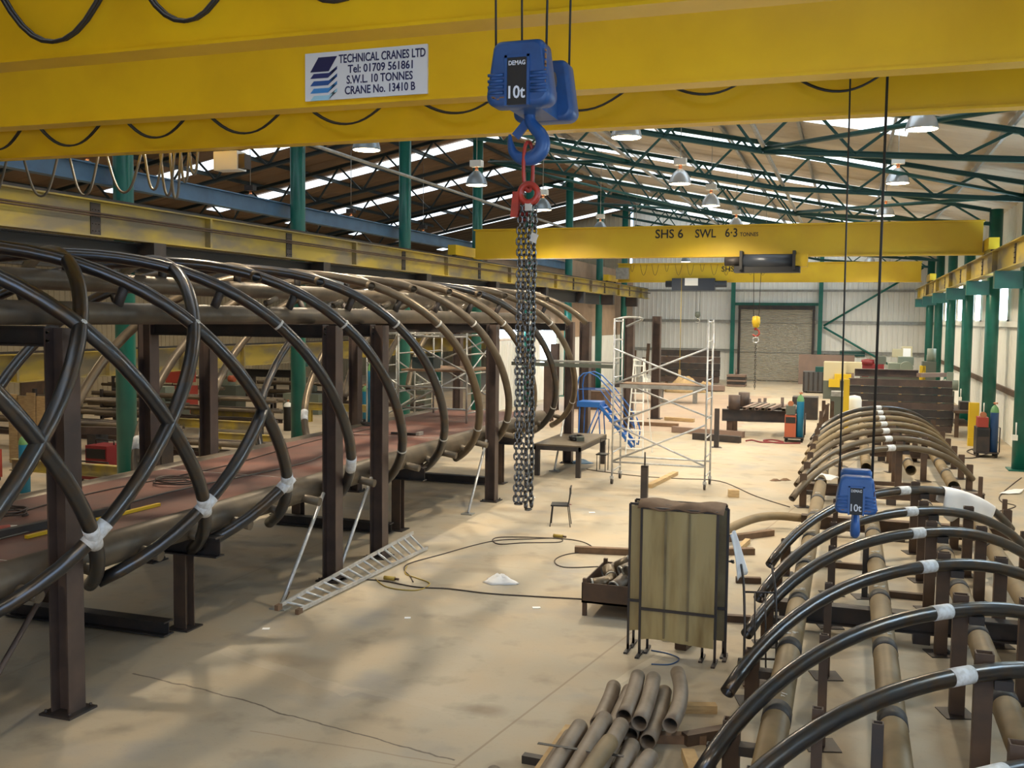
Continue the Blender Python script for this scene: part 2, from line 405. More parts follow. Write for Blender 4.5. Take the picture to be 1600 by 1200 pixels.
# roller shutter door
y = YE - .12
mb = MB(); n = 46
for i in range(n):
    z0 = .06 + 5.2 * i / n; h = 5.2 / n
    mb.add([(-7.72, y, z0), (-2.62, y, z0), (-7.72, y - .06, z0 + h*.62), (-2.62, y - .06, z0 + h*.62), (-7.72, y, z0 + h), (-2.62, y, z0 + h)], [(0, 1, 3, 2), (2, 3, 5, 4)])
struct(mb, 'door_1', M['shutter'])
tr += 1; struct(MB().bx(-7.86, -7.70, y - .16, y + .05, 0, 5.35).bx(-2.64, -2.48, y - .16, y + .05, 0, 5.35).bx(-7.86, -2.48, y - .3, y + .05, 5.25, 5.55), 'trim_%d' % tr, M['dark_steel'])
# side door in the right wall
struct(MB().bx(XR - .08, XR - .03, 46.2, 47.4, 0, 2.1), 'door_2', M['green'])
tr += 1; struct(MB().bx(XR - .1, XR - .02, 46.1, 46.2, 0, 2.2).bx(XR - .1, XR - .02, 47.4, 47.5, 0, 2.2).bx(XR - .1, XR - .02, 46.1, 47.5, 2.1, 2.2), 'trim_%d' % tr, M['truss'])
struct(MB().bx(XL + .04, XL + .09, 34.6, 36.4, .0, 2.35), 'door_3', M['rust_post'])

# ---- end wall steelwork
def lin(name, label, cat, mbf, m, loc, group=None):
    o = mbf.build(name, m); return tag(o, label, cat, group)
for x, s in ((-8.25, 'left'), (-2.1, 'right')):
    tag(MB().hb((x, YE - .35, 0), (x, YE - .35, roof_z(x) - .9), .28, .3, .02, .03, (0, 1, 0)).build('wind_post', M['green']),
        'green steel post %s of the roller shutter on the end wall' % s, 'post', 'end wall posts')
tag(MB().hb((-8.1, YE - .35, 5.62), (-2.25, YE - .35, 5.62), .2, .2, .015, .02).build('door_header', M['green']), 'green steel header beam above the roller shutter', 'beam')
tag(MB().cyl((-1.85, YE - .4, 4.1), (4.6, YE - .4, 8.2), .075).build('wall_brace', M['green']), 'green diagonal brace rising to the right on the end wall', 'brace', 'end wall braces')
tag(MB().cyl((-1.85, YE - .4, 4.0), (4.4, YE - .4, .4), .075).build('wall_brace', M['green']), 'green diagonal brace falling to the right on the end wall', 'brace', 'end wall braces')
tag(MB().bx(-.7, 1.0, YE - .16, YE - .1, 1.95, 2.35).build('exit_sign_board', M['truss']), 'small dark green board on the end wall under the braces', 'sign')

# ---- columns
RC = [25.4, 33.2, 40.9, 49.2, 57.2, 65.0, 72.3]
for i, yv in enumerate(RC):
    t = thing('steel_column', 'tall round green column along the right wall, %s counting from the camera' % ORD[i], 'column', (4.95, yv, 0), 'round green columns along the right wall')
    MB().cyl((4.95, yv, 0), (4.95, yv, roof_z(4.95) - .1), .235, n=28).build('shaft', M['green'], t)
    MB().box((4.95, yv, .02), (.7, .7, .04)).build('base_plate', M['green'], t)
    MB().bx(4.02, 4.8, yv - .17, yv + .17, 5.45, 5.97).build('corbel', M['green'], t)
    MB().cyl((4.78, yv - .18, 1.05), (4.78, yv - .18, 1.45), .02).box((4.74, yv - .22, 1.0), (.16, .12, .16)).build('socket_outlet', M['clad'], t)
LC = [18.2 + 7.3 * k for k in range(8)]
for i, yv in enumerate(LC):
    t = thing('steel_column', 'tall round green column on the middle line, %s counting from the camera' % ORD[i], 'column', (XM, yv, 0), 'round green columns on the middle line')
    MB().cyl((XM, yv, 0), (XM, yv, roof_z(XM) - .3), .215, n=28).build('shaft', M['green'], t)
    MB().box((XM, yv, .02), (.8, .8, .04)).build('base_plate', M['green'], t)
    MB().bx(XM + .18, XM + .95, yv - .2, yv + .2, 5.3, 5.93).build('corbel', M['dark_steel'], t)

# ---- crane runway beams
def runway(name, label, x, z0, z1, ya, yb, m, stiff, side):
    t = thing(name, label, 'beam', (x, ya, z0))
    MB().hb((x, ya, (z0+z1)/2), (x, yb, (z0+z1)/2), .34, z1 - z0, .02, .03).build('girder', m, t)
    MB().bx(x - .04, x + .04, ya, yb, z1, z1 + .07).build('rail', M['dark_steel'], t)
    yv = ya + 1.2; k = 0
    while yv < yb:
        if k % 2 == 0 or stiff == 'all': MB().bx(x + side*.01, x + side*.16, yv - .04, yv + .04, z0 + .03, z1 - .03).build('stiffener', m, t)
        else:
            q = MB().bx(x + side*.012, x + side*.03, yv - .14, yv + .14, z0 + .05, z1 - .05)
            for a in (-.09, 0, .09):
                for b_ in range(4): q.cyl((x + side*.03, yv + a, z0 + .12 + .14*b_), (x + side*.045, yv + a, z0 + .12 + .14*b_), .014, n=6)
            q.build('splice_plate', M['dark_steel'], t)
        yv += 3.65; k += 1
    return t
rl = runway('runway_beam', 'long worn yellow crane runway beam along the left columns', -14.45, 5.93, 6.66, -3, 74, M['yellow_old'], 'mix', 1)
MB().tube([(-14.24, -3, 6.38), (-14.24, 74, 6.38)], .022, 6).tube([(-14.24, -3, 6.33), (-14.24, 74, 6.33)], .018, 6).build('conductor_bar', M['rust_post'], rl)
runway('runway_beam', 'yellow crane runway beam along the right wall on green corbels', 4.25, 5.97, 6.66, 4, 74, M['yellow_old'], 'mix', -1)
tag(MB().hb((-14.7, -3, 5.60), (-14.7, 60, 5.60), .25, .62, .02, .03).build('black_section', M['black']), 'black I section directly under the left runway beam', 'beam')  # black I-section filling the gap below the runway beam
tag(MB().hb((XM - .45, -3, 7.42), (XM - .45, 56, 7.42), .25, .42, .02, .03).build('aisle_beam', M['blue_beam']), 'faded blue steel beam running behind the middle columns', 'beam')
t = runway('runway_beam', 'low yellow crane beam crossing the left aisle on green posts', -22.0, 2.45, 3.25, 6, 60, M['yellow_old'], 'all', 1)
for i, yv in enumerate((14.8, 37.0, 44.4, 51.8)):
    p = thing('gantry_post', 'green H post carrying the low yellow aisle beam, %s from the camera' % ORD[i], 'post', (-22, yv, 0), 'posts of the low aisle beam')
    MB().hb((-22, yv, 0), (-22, yv, 2.25), .34, .34, .02, .025, (1, 0, 0)).build('shaft', M['green'], p)
    MB().box((-22, yv, 2.35), (.5, .6, .2)).build('cap', M['truss'], p)

# ---- roof trusses
def truss(yv, side, idx):
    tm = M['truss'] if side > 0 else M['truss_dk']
    t = thing('roof_truss', ('green lattice roof truss over the main bay, %s from the camera' if side > 0 else 'dark lattice roof truss over the left aisle, %s from the camera') % ORD[idx], 'truss',
              (4.7 if side > 0 else -34, yv, 0), 'main bay roof trusses' if side > 0 else 'left aisle roof trusses')
    mir = (lambda x: x) if side > 0 else (lambda x: 2 * XM - x)
    top = lambda x: (mir(x), yv, ZE - .17 + SLOPE * (4.85 - x))
    def bot(x):
        if x > -2.2: z = 8.08 + (4.7 - x) * .075
        else: z = 8.60 + (-2.2 - x) * .2
        return (mir(x), yv, z)
    MB().hb(top(4.75), top(XM + .25), .14, .14, .015, .02).build('top_chord', tm, t)
    MB().hb(bot(4.75), bot(-2.2), .14, .14, .015, .02).hb(bot(-2.2), bot(XM + .25), .14, .14, .015, .02).build('bottom_chord', tm, t)
    xs = [4.6 - i * 1.16 for i in range(17)]
    for i in range(16):
        a = bot(xs[i]) if i % 2 == 0 else top(xs[i]); b_ = top(xs[i+1]) if i % 2 == 0 else bot(xs[i+1])
        MB().bar(a, b_, .07, .07).build('web_member', tm, t)
TY = [10.9, 18.2, 25.75, 33.2, 40.9, 48.6, 56.3, 64, 71.5]
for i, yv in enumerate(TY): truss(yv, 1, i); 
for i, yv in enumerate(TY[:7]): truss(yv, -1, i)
# purlins
k = 0
for x in (3.4, .9, -1.6, -4.1, -6.6, -9.1, -11.6, -14.0):
    tag(MB().chan((x, Y0, roof_z(x) + .02), (x, YE - .2, roof_z(x) + .02), .07, .17, .012).build('purlin', M['silver']),
        'galvanised purlin under the pale main roof, %s from the right wall' % ORD[k], 'purlin', 'purlins of the main roof'); k += 1
k = 0
for x in (-16.6, -19.1, -21.6, -24.1, -26.6, -29.1, -31.6):
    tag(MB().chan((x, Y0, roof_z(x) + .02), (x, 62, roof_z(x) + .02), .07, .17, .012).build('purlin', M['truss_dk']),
        'dark purlin under the brown aisle roof, %s from the middle columns' % ORD[k], 'purlin', 'purlins of the aisle roof'); k += 1
# longitudinal ties and plan bracing
for x, z, lab in ((-2.2, 8.72, 'grey tie tube along the kink of the main roof trusses'), (-7.2, 9.75, 'grey tie tube along the middle of the main roof trusses'), (XM + .38, 9.3, 'grey tie tube running past the middle columns below the roof')):
    tag(MB().cyl((x, 4, z), (x, 72, z), .055).build('tie_tube', M['silver']), lab, 'tube')
BR = [((-2.2, 25.75, 8.66), (4.75, 18.2, 8.2)), ((-2.2, 25.75, 8.66), (4.7, 33.2, 8.2)), ((-2.2, 40.9, 8.66), (4.7, 33.2, 8.2)), ((-2.2, 40.9, 8.66), (4.7, 48.6, 8.2)),
      ((-7.2, 33.2, 9.66), (-15, 25.75, 11.1)), ((-7.2, 33.2, 9.66), (-15, 40.9, 11.1)), ((-7.2, 48.6, 9.66), (-15, 40.9, 11.1)), ((-7.2, 48.6, 9.66), (-15, 56.3, 11.1))]
nb = ['from the near kink node towards the camera', 'from the near kink node to the right eave', 'from the far kink node back to the right eave', 'from the far kink node away to the right eave',
      'from the near tie towards the camera on the left', 'from the near tie away to the left', 'from the far tie back to the left', 'from the far tie away to the left']
for (a, b_), lab in zip(BR, nb):
    tag(MB().cyl(a, b_, .06).build('roof_brace', M['truss']), 'green round roof brace ' + lab, 'brace', 'plan braces of the main roof')

# ---- high bay lamps; unseen ones near the camera added to light the near floor
LP = {'right': [(1.1, -1.5), (1.2, 21.5), (1.08, 29.6), (1.04, 38.4), (1.0, 44.4), (1.0, 52), (1.0, 58.5), (1, 68)],
      'centre': [(-4.6, -1.5), (-4.4, 20.0), (-4.67, 28.3), (-4.55, 33.9), (-4.6, 42), (-4.6, 49.5), (-4.6, 57), (-4.6, 66)],
      'left': [(-10.3, -1.5), (-10.3, 14.6), (-10.2, 20.0), (-10.35, 27.2), (-10.4, 33.9), (-10.4, 42.4), (-10.4, 50), (-10.4, 57.5), (-10.4, 66)],
      'aisle': [(-20.2, 15.5), (-20.2, 22.75), (-20.0, 30.4), (-20.1, 38), (-20.1, 45.5), (-20.1, 53), (-28.5, 19), (-28.5, 27), (-28.5, 34.5), (-28.5, 42), (-28.5, 50)]}
ld = bpy.data.lights.new('bulb', 'SPOT'); ld.energy = LAMP_W; ld.spot_size = R(150); ld.spot_blend = .6; ld.shadow_soft_size = .18; ld.color = (1.0, .84, .60)
ld2 = ld.copy(); ld2.energy = LAMP_W * .38; ld2.color = (1.0, .76, .46)
for row, ps in LP.items():
    for i, (x, yv) in enumerate(ps):
        z = 8.04 if abs(yv - 20) < .3 else 8.2
        where = {'right': 'row by the right wall', 'centre': 'middle row', 'left': 'row over the bridge', 'aisle': 'rows over the left aisle'}[row]
        t = thing('high_bay_lamp', 'lit bay lamp in the %s, %s from the camera' % (where, ORD[i]), 'lamp', (x, yv, z), 'high bay lamps, ' + where)
        dome = [(.07, .42), (.12, .38), (.20, .30), (.27, .18), (.31, .04), (.32, 0), (.30, 0), (.27, .06), (.22, .2), (.1, .34)]
        MB().lathe(dome, (x, yv, z), 24).build('shade', M['reflector_alu'] if row in ('right', 'centre') else M['reflector'], t)
        MB().lathe([(.001, .014), (.292, .014), (.292, .002), (.001, .002)], (x, yv, z), 20).build('lens', M['lamp_on'], t)
        MB().box((x, yv, z + .62), (.34, .24, .18)).build('ballast_box', M['clad'] if row != 'aisle' else M['dark_steel'], t)
        MB().cyl((x, yv, z + .40), (x, yv, z + .53), .05, n=10).build('lamp_holder', M['copper'], t)
        MB().cyl((x, yv, z + .7), (x, yv, roof_z(x) + .165), .012, n=6).build('suspension_wire', M['silver'], t)
        lo = bpy.data.objects.new('bulb', ld); COL.objects.link(lo); lo.parent = t; lo.location = (0, 0, -.02); lo.data = ld2 if row == 'aisle' else ld
        if row == 'aisle' : pass

# ================================================================== CRANES
def text(body, name, m, parent, x0, x1, zb, zt, yv, thick=.004, bold=.016):
    cu = bpy.data.curves.new(name, 'FONT'); cu.body = body; cu.extrude = .5; cu.resolution_u = 3; cu.offset = bold
    o = bpy.data.objects.new(name, cu); COL.objects.link(o)
    bpy.context.view_layer.update()
    me = bpy.data.meshes.new_from_object(o.evaluated_get(bpy.context.evaluated_depsgraph_get()))
    bpy.data.objects.remove(o)
    xs = [v.co.x for v in me.vertices]; ys = [v.co.y for v in me.vertices]
    ax, bx_, ay, by = min(xs), max(xs), min(ys), max(ys)
    mb = MB()
    vs = [(x0 + (v.co.x - ax) / (bx_ - ax) * (x1 - x0), yv - thick * (v.co.z + .5), zb + (v.co.y - ay) / (by - ay) * (zt - zb)) for v in me.vertices]
    mb.add(vs, [tuple(p.vertices) for p in me.polygons])
    return mb.build(name, m, parent)

def girder(t, y0, y1, zb, h, xa, xb, m):
    yc = (y0 + y1) / 2; wd = y1 - y0
    q = MB().bx(xa, xb, y0, y1, zb, zb + .03).bx(xa, xb, y0, y1, zb + h - .03, zb + h).bx(xa, xb, y0 + .05, y0 + .07, zb + .03, zb + h - .03).bx(xa, xb, y1 - .07, y1 - .05, zb + .03, zb + h - .03)
    return q.build('girder', m, t)
ZG = 6.87
def big_crane(label, ys, grp):
    t = thing('overhead_crane', label, 'crane', (-14.4, ys[0][0], 6.73), grp)
    for (a, b_) in ys: girder(t, a, b_, ZG, 1.15, -14.55, 4.35, M['yellow'])
    for x in (-14.45, 4.25):
        MB().bx(x - .15, x + .15, ys[0][0] - .4, ys[1][1] + .4, ZG - .04, ZG + .45).build('end_carriage', M['yellow'], t) if False else \
        MB().bx(x - .15, x + .15, ys[0][1] + .01, ys[1][0] - .01, ZG + .0, ZG + .45).build('end_carriage', M['yellow'], t)
        for yy in (ys[0][1] + .3, ys[1][0] - .3):
            MB().cyl((x - .06, yy, ZG + .02), (x + .06, yy, ZG + .02), .13, n=16).build('wheel', M['dark_steel'], t)
    return t
crA = big_crane('nearest yellow double girder crane, crossing the very top of the view', ((4.45, 4.8), (7.92, 8.25)), 'ten tonne double girder cranes')
crB = big_crane('yellow double girder crane carrying the white maker sign', ((10.62, 10.90), (12.78, 13.02)), 'ten tonne double girder cranes')
def trolley(cr, x, ya, yb):
    MB().bx(x - .9, x + .9, ya + .1, yb - .1, ZG + 1.22, ZG + 1.42).build('trolley_frame', M['dark_steel'], cr)
    MB().cyl((x - .7, (ya+yb)/2, ZG + 1.72), (x + .7, (ya+yb)/2, ZG + 1.72), .3, n=20).build('hoist_drum', M['hook_blue'], cr)
trolley(crA, -2.02, 4.5, 8.2); trolley(crB, .12, 10.7, 12.95)
# sign on the second crane
SX0, SX1, SZ0, SZ1, SY = -6.24, -4.66, 6.945, 7.50, 10.655
sg = MB().bx(SX0, SX1, SY - .012, SY + .02, SZ0, SZ1).build('sign_plate', M['sign'], crB)
W_, H_ = SX1 - SX0, SZ1 - SZ0; ty = SY - .0125
def SL(body, fx0, fx1, fz0, fz1): text(body, 'lettering', M['ink'], sg, SX0 + W_*fx0, SX0 + W_*fx1, SZ0 + H_*fz0, SZ0 + H_*fz1, ty)
SL('TECHNICAL CRANES LTD', .285, .985, .745, .925)
SL('Tel: 01709 561861', .36, .885, .525, .70)
SL('S.W.L. 10 TONNES', .35, .885, .305, .48)
SL('CRANE No. 13410 B', .335, .905, .085, .26)
em = [(.012, .015, .09), (.02, .03, .16), (.02, .09, .34), (.05, .26, .66), (.36, .66, .86)]
for i, c in enumerate(em):
    mm = mat('emblem_blue_%d' % i, c, .5)
    z = SZ0 + H_ * (.90 - i * .155); h = H_ * (.30 if i == 0 else .15); x = SX0 + W_ * .045
    q = MB()
    pl = [(0, -h), (.155*W_, -h), (.225*W_, 0), (.07*W_, 0)] if i == 0 else [(0, -h), (.15*W_, -h), (.225*W_, h*.55), (.225*W_, h*.1 - .0), (.155*W_, -h*.35), (.03*W_, -h*.35)]
    if i > 0: z -= H_ * .13
    q.extr([(p[0], p[1]) for p in pl], (x, ty - .003 - .0006*i, z), (x, ty, z), (0, 0, 1)) if False else \
    q.add([(x + p[0], ty - .004, z + p[1]) for p in pl] + [(x + p[0], ty, z + p[1]) for p in pl],
          [tuple(range(len(pl))), tuple(range(len(pl), 2*len(pl)))[::-1]] + [(j, len(pl)+j, len(pl)+(j+1) % len(pl), (j+1) % len(pl)) for j in range(len(pl))])
    q.build('emblem_bar', mm, sg)
# small girder joint marks
MB().bx(-14.4, 4.2, 12.66, 12.70, 7.40, 7.44).build('festoon_track', M['dark_steel'], crB)
MB().bx(-14.4, 4.2, 7.80, 7.84, 8.0, 8.05).build('festoon_track', M['dark_steel'], crA)

def festoon(label, m, loops, yv, r, n=14, flat=True):
    t = thing('festoon_cable', label, 'cable', (loops[0][0], yv, loops[0][2]))
    for (xc, hw, zt, zb) in loops:
        pts = []
        for i in range(n + 1):
            u = -1 + 2 * i / n
            pts.append((xc + hw * u * (1 - .10 * (1 - u*u)), yv + .01*math.sin(5*u), zb + (zt - zb) * abs(u) ** 2.1))
        q = MB().tube(pts, r, 8)
        if flat: q.tube([(p[0] + .008, p[1] + .035, p[2] + .012) for p in pts], r, 8)
        q.build('loop', m, t)
    return t
festoon('thick dark cable loops hanging on the nearest yellow girder', M['festoon'], [(-7.33, .95, 8.02, 6.99), (-5.83, .80, 8.02, 7.06), (-4.3, .8, 8.02, 7.10), (-8.95, .9, 8.02, 7.0)], 7.82, .02)
festoon('dark cable loops hanging between the sign girder and the girder behind', M['festoon'],
        [(-13.0, .62, 7.42, 6.98), (-11.55, .72, 7.42, 6.98), (-9.95, .66, 7.42, 7.03), (-8.4, .74, 7.42, 7.02), (-6.76, .72, 7.42, 7.07), (-5.1, .70, 7.42, 7.13), (-3.4, .78, 7.42, 7.07), (-1.79, .62, 7.42, 7.18), (-.22, .64, 7.42, 7.12)], 12.62, .014)
fb = festoon('tall grey cable loops hanging below the far girder at the left', M['festoon_grey'],
        [(-14.1, .42, 7.1, 6.35), (-13.0, .40, 7.1, 6.36), (-12.1, .33, 7.1, 6.35), (-11.3, .38, 7.1, 6.37), (-10.72, .20, 7.1, 6.40), (-10.45, .16, 7.1, 6.3), (-10.3, .12, 7.1, 6.24), (-10.12, .10, 7.1, 6.5), (-9.95, .1, 7.1, 6.62)], 13.55, .021, 14, False)
MB().bx(-14.4, -9.4, 13.5, 13.6, 7.08, 7.14).build('track', M['dark_steel'], fb)
t = thing('control_box', 'pale electrical box hanging under the far girder near the left', 'box', (-9.6, 13.6, 6.75))
MB().bx(-9.55, -9.12, 13.5, 13.75, 6.66, 6.95).build('housing', M['clad'], t); MB().bx(-9.11, -9.0, 13.52, 13.7, 6.68, 6.9).build('drive', M['dark_steel'], t)
MB().bx(-9.4, -9.3, 13.55, 13.65, 6.95, 7.12).build('hanger', M['dark_steel'], t)

# ---- hook blocks
def hook_block(name, label, x, yf, zt, m, s=1.0, gap=.55, edge=False):
    """front face at y=yf, top of housing at zt"""
    t = thing(name, label, 'hook', (x, yf + gap/2, zt - .75))
    h = .385 * s
    def housing(y0, y1, bulge):
        q = MB(); prof = []
        wt, wb = .165*s, .205*s
        def ol(k):  # rounded trapezoid
            pts = []
            for cx, cz, a0, rr in ((wb - .06*s, -h + .06*s, -90, .06*s), (wt - .055*s, -.055*s, 0, .055*s), (-wt + .055*s, -.055*s, 90, .055*s), (-wb + .06*s, -h + .06*s, 180, .06*s)):
                for i in range(6):
                    a = R(a0 + 90*i/5); pts.append(((cx + rr*math.cos(a))*k, -h/2 + (cz + h/2 + rr*math.sin(a))*k))
            return pts
        L = [(.86, y0), (.95, y0 + .012*bulge), (1.0, y0 + .04*bulge), (1.0, y1 - .04*bulge), (.95, y1 - .012*bulge), (.86, y1)]
        vs = []; n = 24
        for kk, yy in L: vs += [(x + p[0], yy, zt + p[1]) for p in ol(kk)]
        fs = []; sm = []
        for i in range(len(L) - 1):
            for j in range(n): fs.append((i*n+j, i*n+(j+1) % n, (i+1)*n+(j+1) % n, (i+1)*n+j)); sm.append(True)
        fs += [tuple(range(n))[::-1], tuple(range((len(L)-1)*n, len(L)*n))]; sm += [False, False]
        return q.add(vs, fs, sm)
    f1 = housing(yf, yf + .20, 1).build('front_housing', m, t)
    f2 = housing(yf + gap, yf + gap + .20, 1).build('rear_housing', m, t)
    for i in range(4):
        z = zt - .205*s - i*.035*s
        for sg_ in (-1, 1):
            MB().cyl((x + sg_*.085*s, yf - .002, z), (x + sg_*.185*s, yf - .002, z), .010*s, n=8).build('rib', m, f1)
    lp = MB().bx(x - .062*s, x + .062*s, yf - .008, yf + .01, zt - .385*s, zt - .11*s).build('label_panel', M['black'], f1)
    MB().bx(x - .078*s, x - .062*s, yf - .014, yf + .01, zt - .39*s, zt - .095*s).bx(x + .062*s, x + .078*s, yf - .014, yf + .01, zt - .39*s, zt - .095*s).bx(x - .078*s, x + .078*s, yf - .014, yf + .01, zt - .11*s, zt - .095*s).build('label_frame', m, f1)
    text('DEMAG', 'lettering', M['sign'], lp_parent(f1), x - .052*s, x + .052*s, zt - .155*s, zt - .128*s, yf - .0085)
    text('10t', 'lettering', M['sign'], lp_parent(f1), x - .052*s, x + .052*s, zt - .35*s, zt - .275*s, yf - .0085)
    # chipped paint along the lower edge
    q = MB()
    for i in range(9):
        u = random.uniform(-1, 1); q.box((x + u*.17*s, yf + .004, zt - h + .035*s + random.uniform(0, .02)), (random.uniform(.01, .04), .012, .008))
    for i in range(6): q.box((x + .172*s, yf + .012, zt - random.uniform(.06, .3)*s), (.008, .02, random.uniform(.012, .04)))
    q.build('paint_chip', M['chip'], f1)
    # crosshead and hook
    yc = yf + (gap + .20) / 2
    MB().bx(x - .10*s, x + .10*s, yf + .16, yf + gap + .04, zt - h*.99, zt - h*.55).build('crosshead', m, t)
    MB().cyl((x - .13*s, yc, zt - h*.45), (x + .13*s, yc, zt - h*.45), .05*s).build('axle', M['dark_steel'], t)
    hz = zt - h
    P = [(0.03, .06), (0.03, -.03), (.065, -.085), (.115, -.145), (.132, -.205), (.112, -.268), (.050, -.310), (-.03, -.312), (-.092, -.27), (-.118, -.20), (-.125, -.13)]
    rr = [.042, .042, .046, .050, .055, .058, .056, .048, .036, .024, .010]
    path = smooth_path([(x, yc - (a*.86 - .03)*s, hz + b_*.84*s) if edge else (x + (a*.86 - .055)*s, yc, hz + b_*.84*s) for a, b_ in P], 4)
    rs = []
    for i in range(len(rr) - 1):
        for k in range(4): rs.append((rr[i] + (rr[i+1] - rr[i]) * k / 4) * s * .86)
    rs.append(rr[-1] * s * .86)
    MB().tube(path, rs, 16).build('hook', m, t)
    q = MB().bar((x, yc + .02*s, hz - .03*s), (x, yc + .10*s, hz - .125*s), .05*s, .02*s, (1, 0, 0)) if edge else MB().bar((x - .04*s, yc, hz - .03*s), (x - .125*s, yc, hz - .125*s), .055*s, .02*s, (0, 1, 0))
    q.build('latch', m, t)
    for dx in (-.15, .15):
        for yy in (yf + .10, yf + gap + .10):
            MB().cyl((x + dx*s - (.02 if dx < 0 else 0), yy, zt - .12*s), (x + dx*1.1*s - (.04 if dx < 0 else 0), yy, ZG + 1.6), .008, n=8).build('wire_rope', M['rope'], t)
    return t, yc, hz
def lp_parent(f): return f
hk1, HY, HZ = hook_block('hook_block', 'big blue hook block hanging near the camera, chains on its hook', -2.085, 6.20, 6.19, M['hook_blue'], 1.08)
hk2, HY2, HZ2 = hook_block('hook_block', 'paler blue hook block hanging lower, in front of the bent pipes', .115, 11.45, 2.71, M['hook2_blue'], 1.08, .55, True)

# ---- chain sling
cs = thing('chain_sling', 'red topped steel chain sling hanging from the big blue hook', 'chain', (-2.0, HY, 3.2))
hx = -2.125
zi = HZ - .225      # inside bottom of the hook
def longring(cx, cy, zc, a, b, r, m, name, rot=0):
    pts = []
    for i in range(28):
        t_ = 2*PI*i/28; u, v = a*math.cos(t_), b*math.sin(t_)
        u = math.copysign(abs(math.cos(t_))**.7*a, math.cos(t_))
        pts.append((cx + u*math.cos(rot), cy + u*math.sin(rot), zc + v))
    return MB().tube(pts, r, 10, closed=True).build(name, m, cs)
longring(hx, HY, zi - .115, .045, .165, .013, M['red'], 'master_link', R(62))
zr = zi - .30
for dy, dx in ((-.05, .012), (.05, -.015)):
    pts = arc((hx + dx + .01, HY + dy, zr), .062, 0, 345, 24, 'xz')
    MB().tube(pts, .020, 10, closed=True).build('ring_clutch', M['red'], cs)
    MB().bx(hx + dx - .012, hx + dx + .032, HY + dy - .016, HY + dy + .016, zr - .12, zr - .055).build('clutch_fork', M['alu'], cs)
MB().extr([(-.028, -.085), (.02, -.085), (.03, .0), (.03, .085), (-.012, .085)], (hx - .075, HY - .07, zr - .075), (hx - .075, HY - .03, zr - .075)).build('shortening_claw', M['red'], cs)
MB().extr([(-.03, -.07), (.03, -.09), (.02, .07), (-.01, .07)], (hx - .03, HY + .02, zr - .10), (hx - .03, HY + .06, zr - .10)).build('shortening_claw', M['red'], cs)
MB().box((hx + .055, HY - .03, zr - .30), (.05, .01, .06), M=Matrix.Rotation(.4, 4, 'Y')).build('rating_tag', M['alu'], cs)
def link_mb(c, d, turn, pitch=.0372, wr=.0072, hw=.0150):
    """one chain link centred at c along d"""
    d = Vector(d).normalized(); a = d.orthogonal().normalized()
    base = Vector((math.cos(turn), math.sin(turn), 0)); base = (base - d*base.dot(d)).normalized(); a = base
    hl = pitch/2 + wr - .001
    pts = []
    for i in range(5):
        t_ = R(0 + 180*i/4); pts.append(Vector(c) + a*(hw*math.cos(t_)) + d*((hl - hw) + hw*math.sin(t_)))
    for i in range(5):
        t_ = R(180 + 180*i/4); pts.append(Vector(c) + a*(hw*math.cos(t_)) + d*(-(hl - hw) + hw*math.sin(t_)))
    return MB().tube(pts, wr, 6, closed=True)
PIT = .0372
ztop = zr - .10; zb = 3.0
for ci, (xa, ya, xb, yb, zb_) in enumerate(((hx - .052, HY - .02, hx - .022, HY - .01, zb + .03), (hx + .022, HY - .03, hx + .040, HY + .03, zb))):
    # path down, round, up
    pa = []; L_ = ztop - zb_ - .04
    n1 = int(L_ / PIT)
    for i in range(n1): pa.append((Vector((xa + .004*math.sin(i*.8), ya, ztop - i*PIT)), (0, 0, -1)))
    mid = Vector(((xa+xb)/2, (ya+yb)/2, pa[-1][0].z - PIT*.95))
    pa.append((mid, (xb-xa, yb-ya, .0001)))
    for i in range(n1): pa.append((Vector((xb + .004*math.sin(i*.7+2), yb, ztop - (n1-1-i)*PIT)), (0, 0, 1)))
    leg = MB(); t0 = R(20 + 25*ci)
    keep = []
    for i, (c, d) in enumerate(pa):
        turn = t0 + (i % 2) * PI/2
        q = link_mb(c, d, turn)
        if abs(i - n1) <= 24: keep.append(q)
        else: leg.add(q.v, q.f, True)
    lo = leg.build('chain_leg', M['chain'], cs); lo['kind'] = 'stuff'
    for q in keep: q.build('link', M['chain'], lo)

# ---- far single girder cranes
def far_crane(label, yv, zb, zt, xa, xb, txt, tx, hx_, hz, detail):
    t = thing('overhead_crane', label, 'crane', (xa, yv, 6.73), 'single girder cranes')
    MB().bx(xa, xb, yv - .28, yv + .28, zb, zb + .05).bx(xa + .05, xb - .05, yv - .2, yv + .2, zb + .05, zt - .05).bx(xa, xb, yv - .28, yv + .28, zt - .05, zt).build('girder', M['yellow2'], t)
    for x in (-14.45, 4.25):
        MB().bx(x - .16, x + .16, yv - 1.4, yv + 1.4, 6.78, 7.15).build('end_carriage', M['yellow2'], t)
        for yy in (-1.15, 1.15): MB().cyl((x - .06, yv + yy, 6.87), (x + .06, yv + yy, 6.87), .14, n=14).build('wheel', M['dark_steel'], t)
    for (b, x0, x1, z0, z1) in txt: text(b, 'lettering', M['ink_black'], t, x0, x1, z0, z1, yv - .205)
    return t
c6 = far_crane('yellow single girder crane lettered SHS 6', 36.8, 6.68, 7.82, -14.0, 4.1,
               [('SHS 6', -6.90, -5.88, 7.37, 7.70), ('SWL', -5.45, -4.70, 7.37, 7.68), ('6·3', -4.38, -3.95, 7.38, 7.70), ('TONNES', -3.86, -3.22, 7.40, 7.54)], 0, 0, 0, 1)
hz_ = 6.5
MB().cyl((-3.75, 36.35, 6.50), (-1.95, 36.35, 6.50), .25, n=20).build('hoist_drum', M['hoist'], c6)
MB().bx(-3.8, -3.7, 36.05, 36.7, 6.2, 6.85).bx(-2.0, -1.9, 36.05, 36.7, 6.2, 6.85).build('hoist_cheek', M['black'], c6)
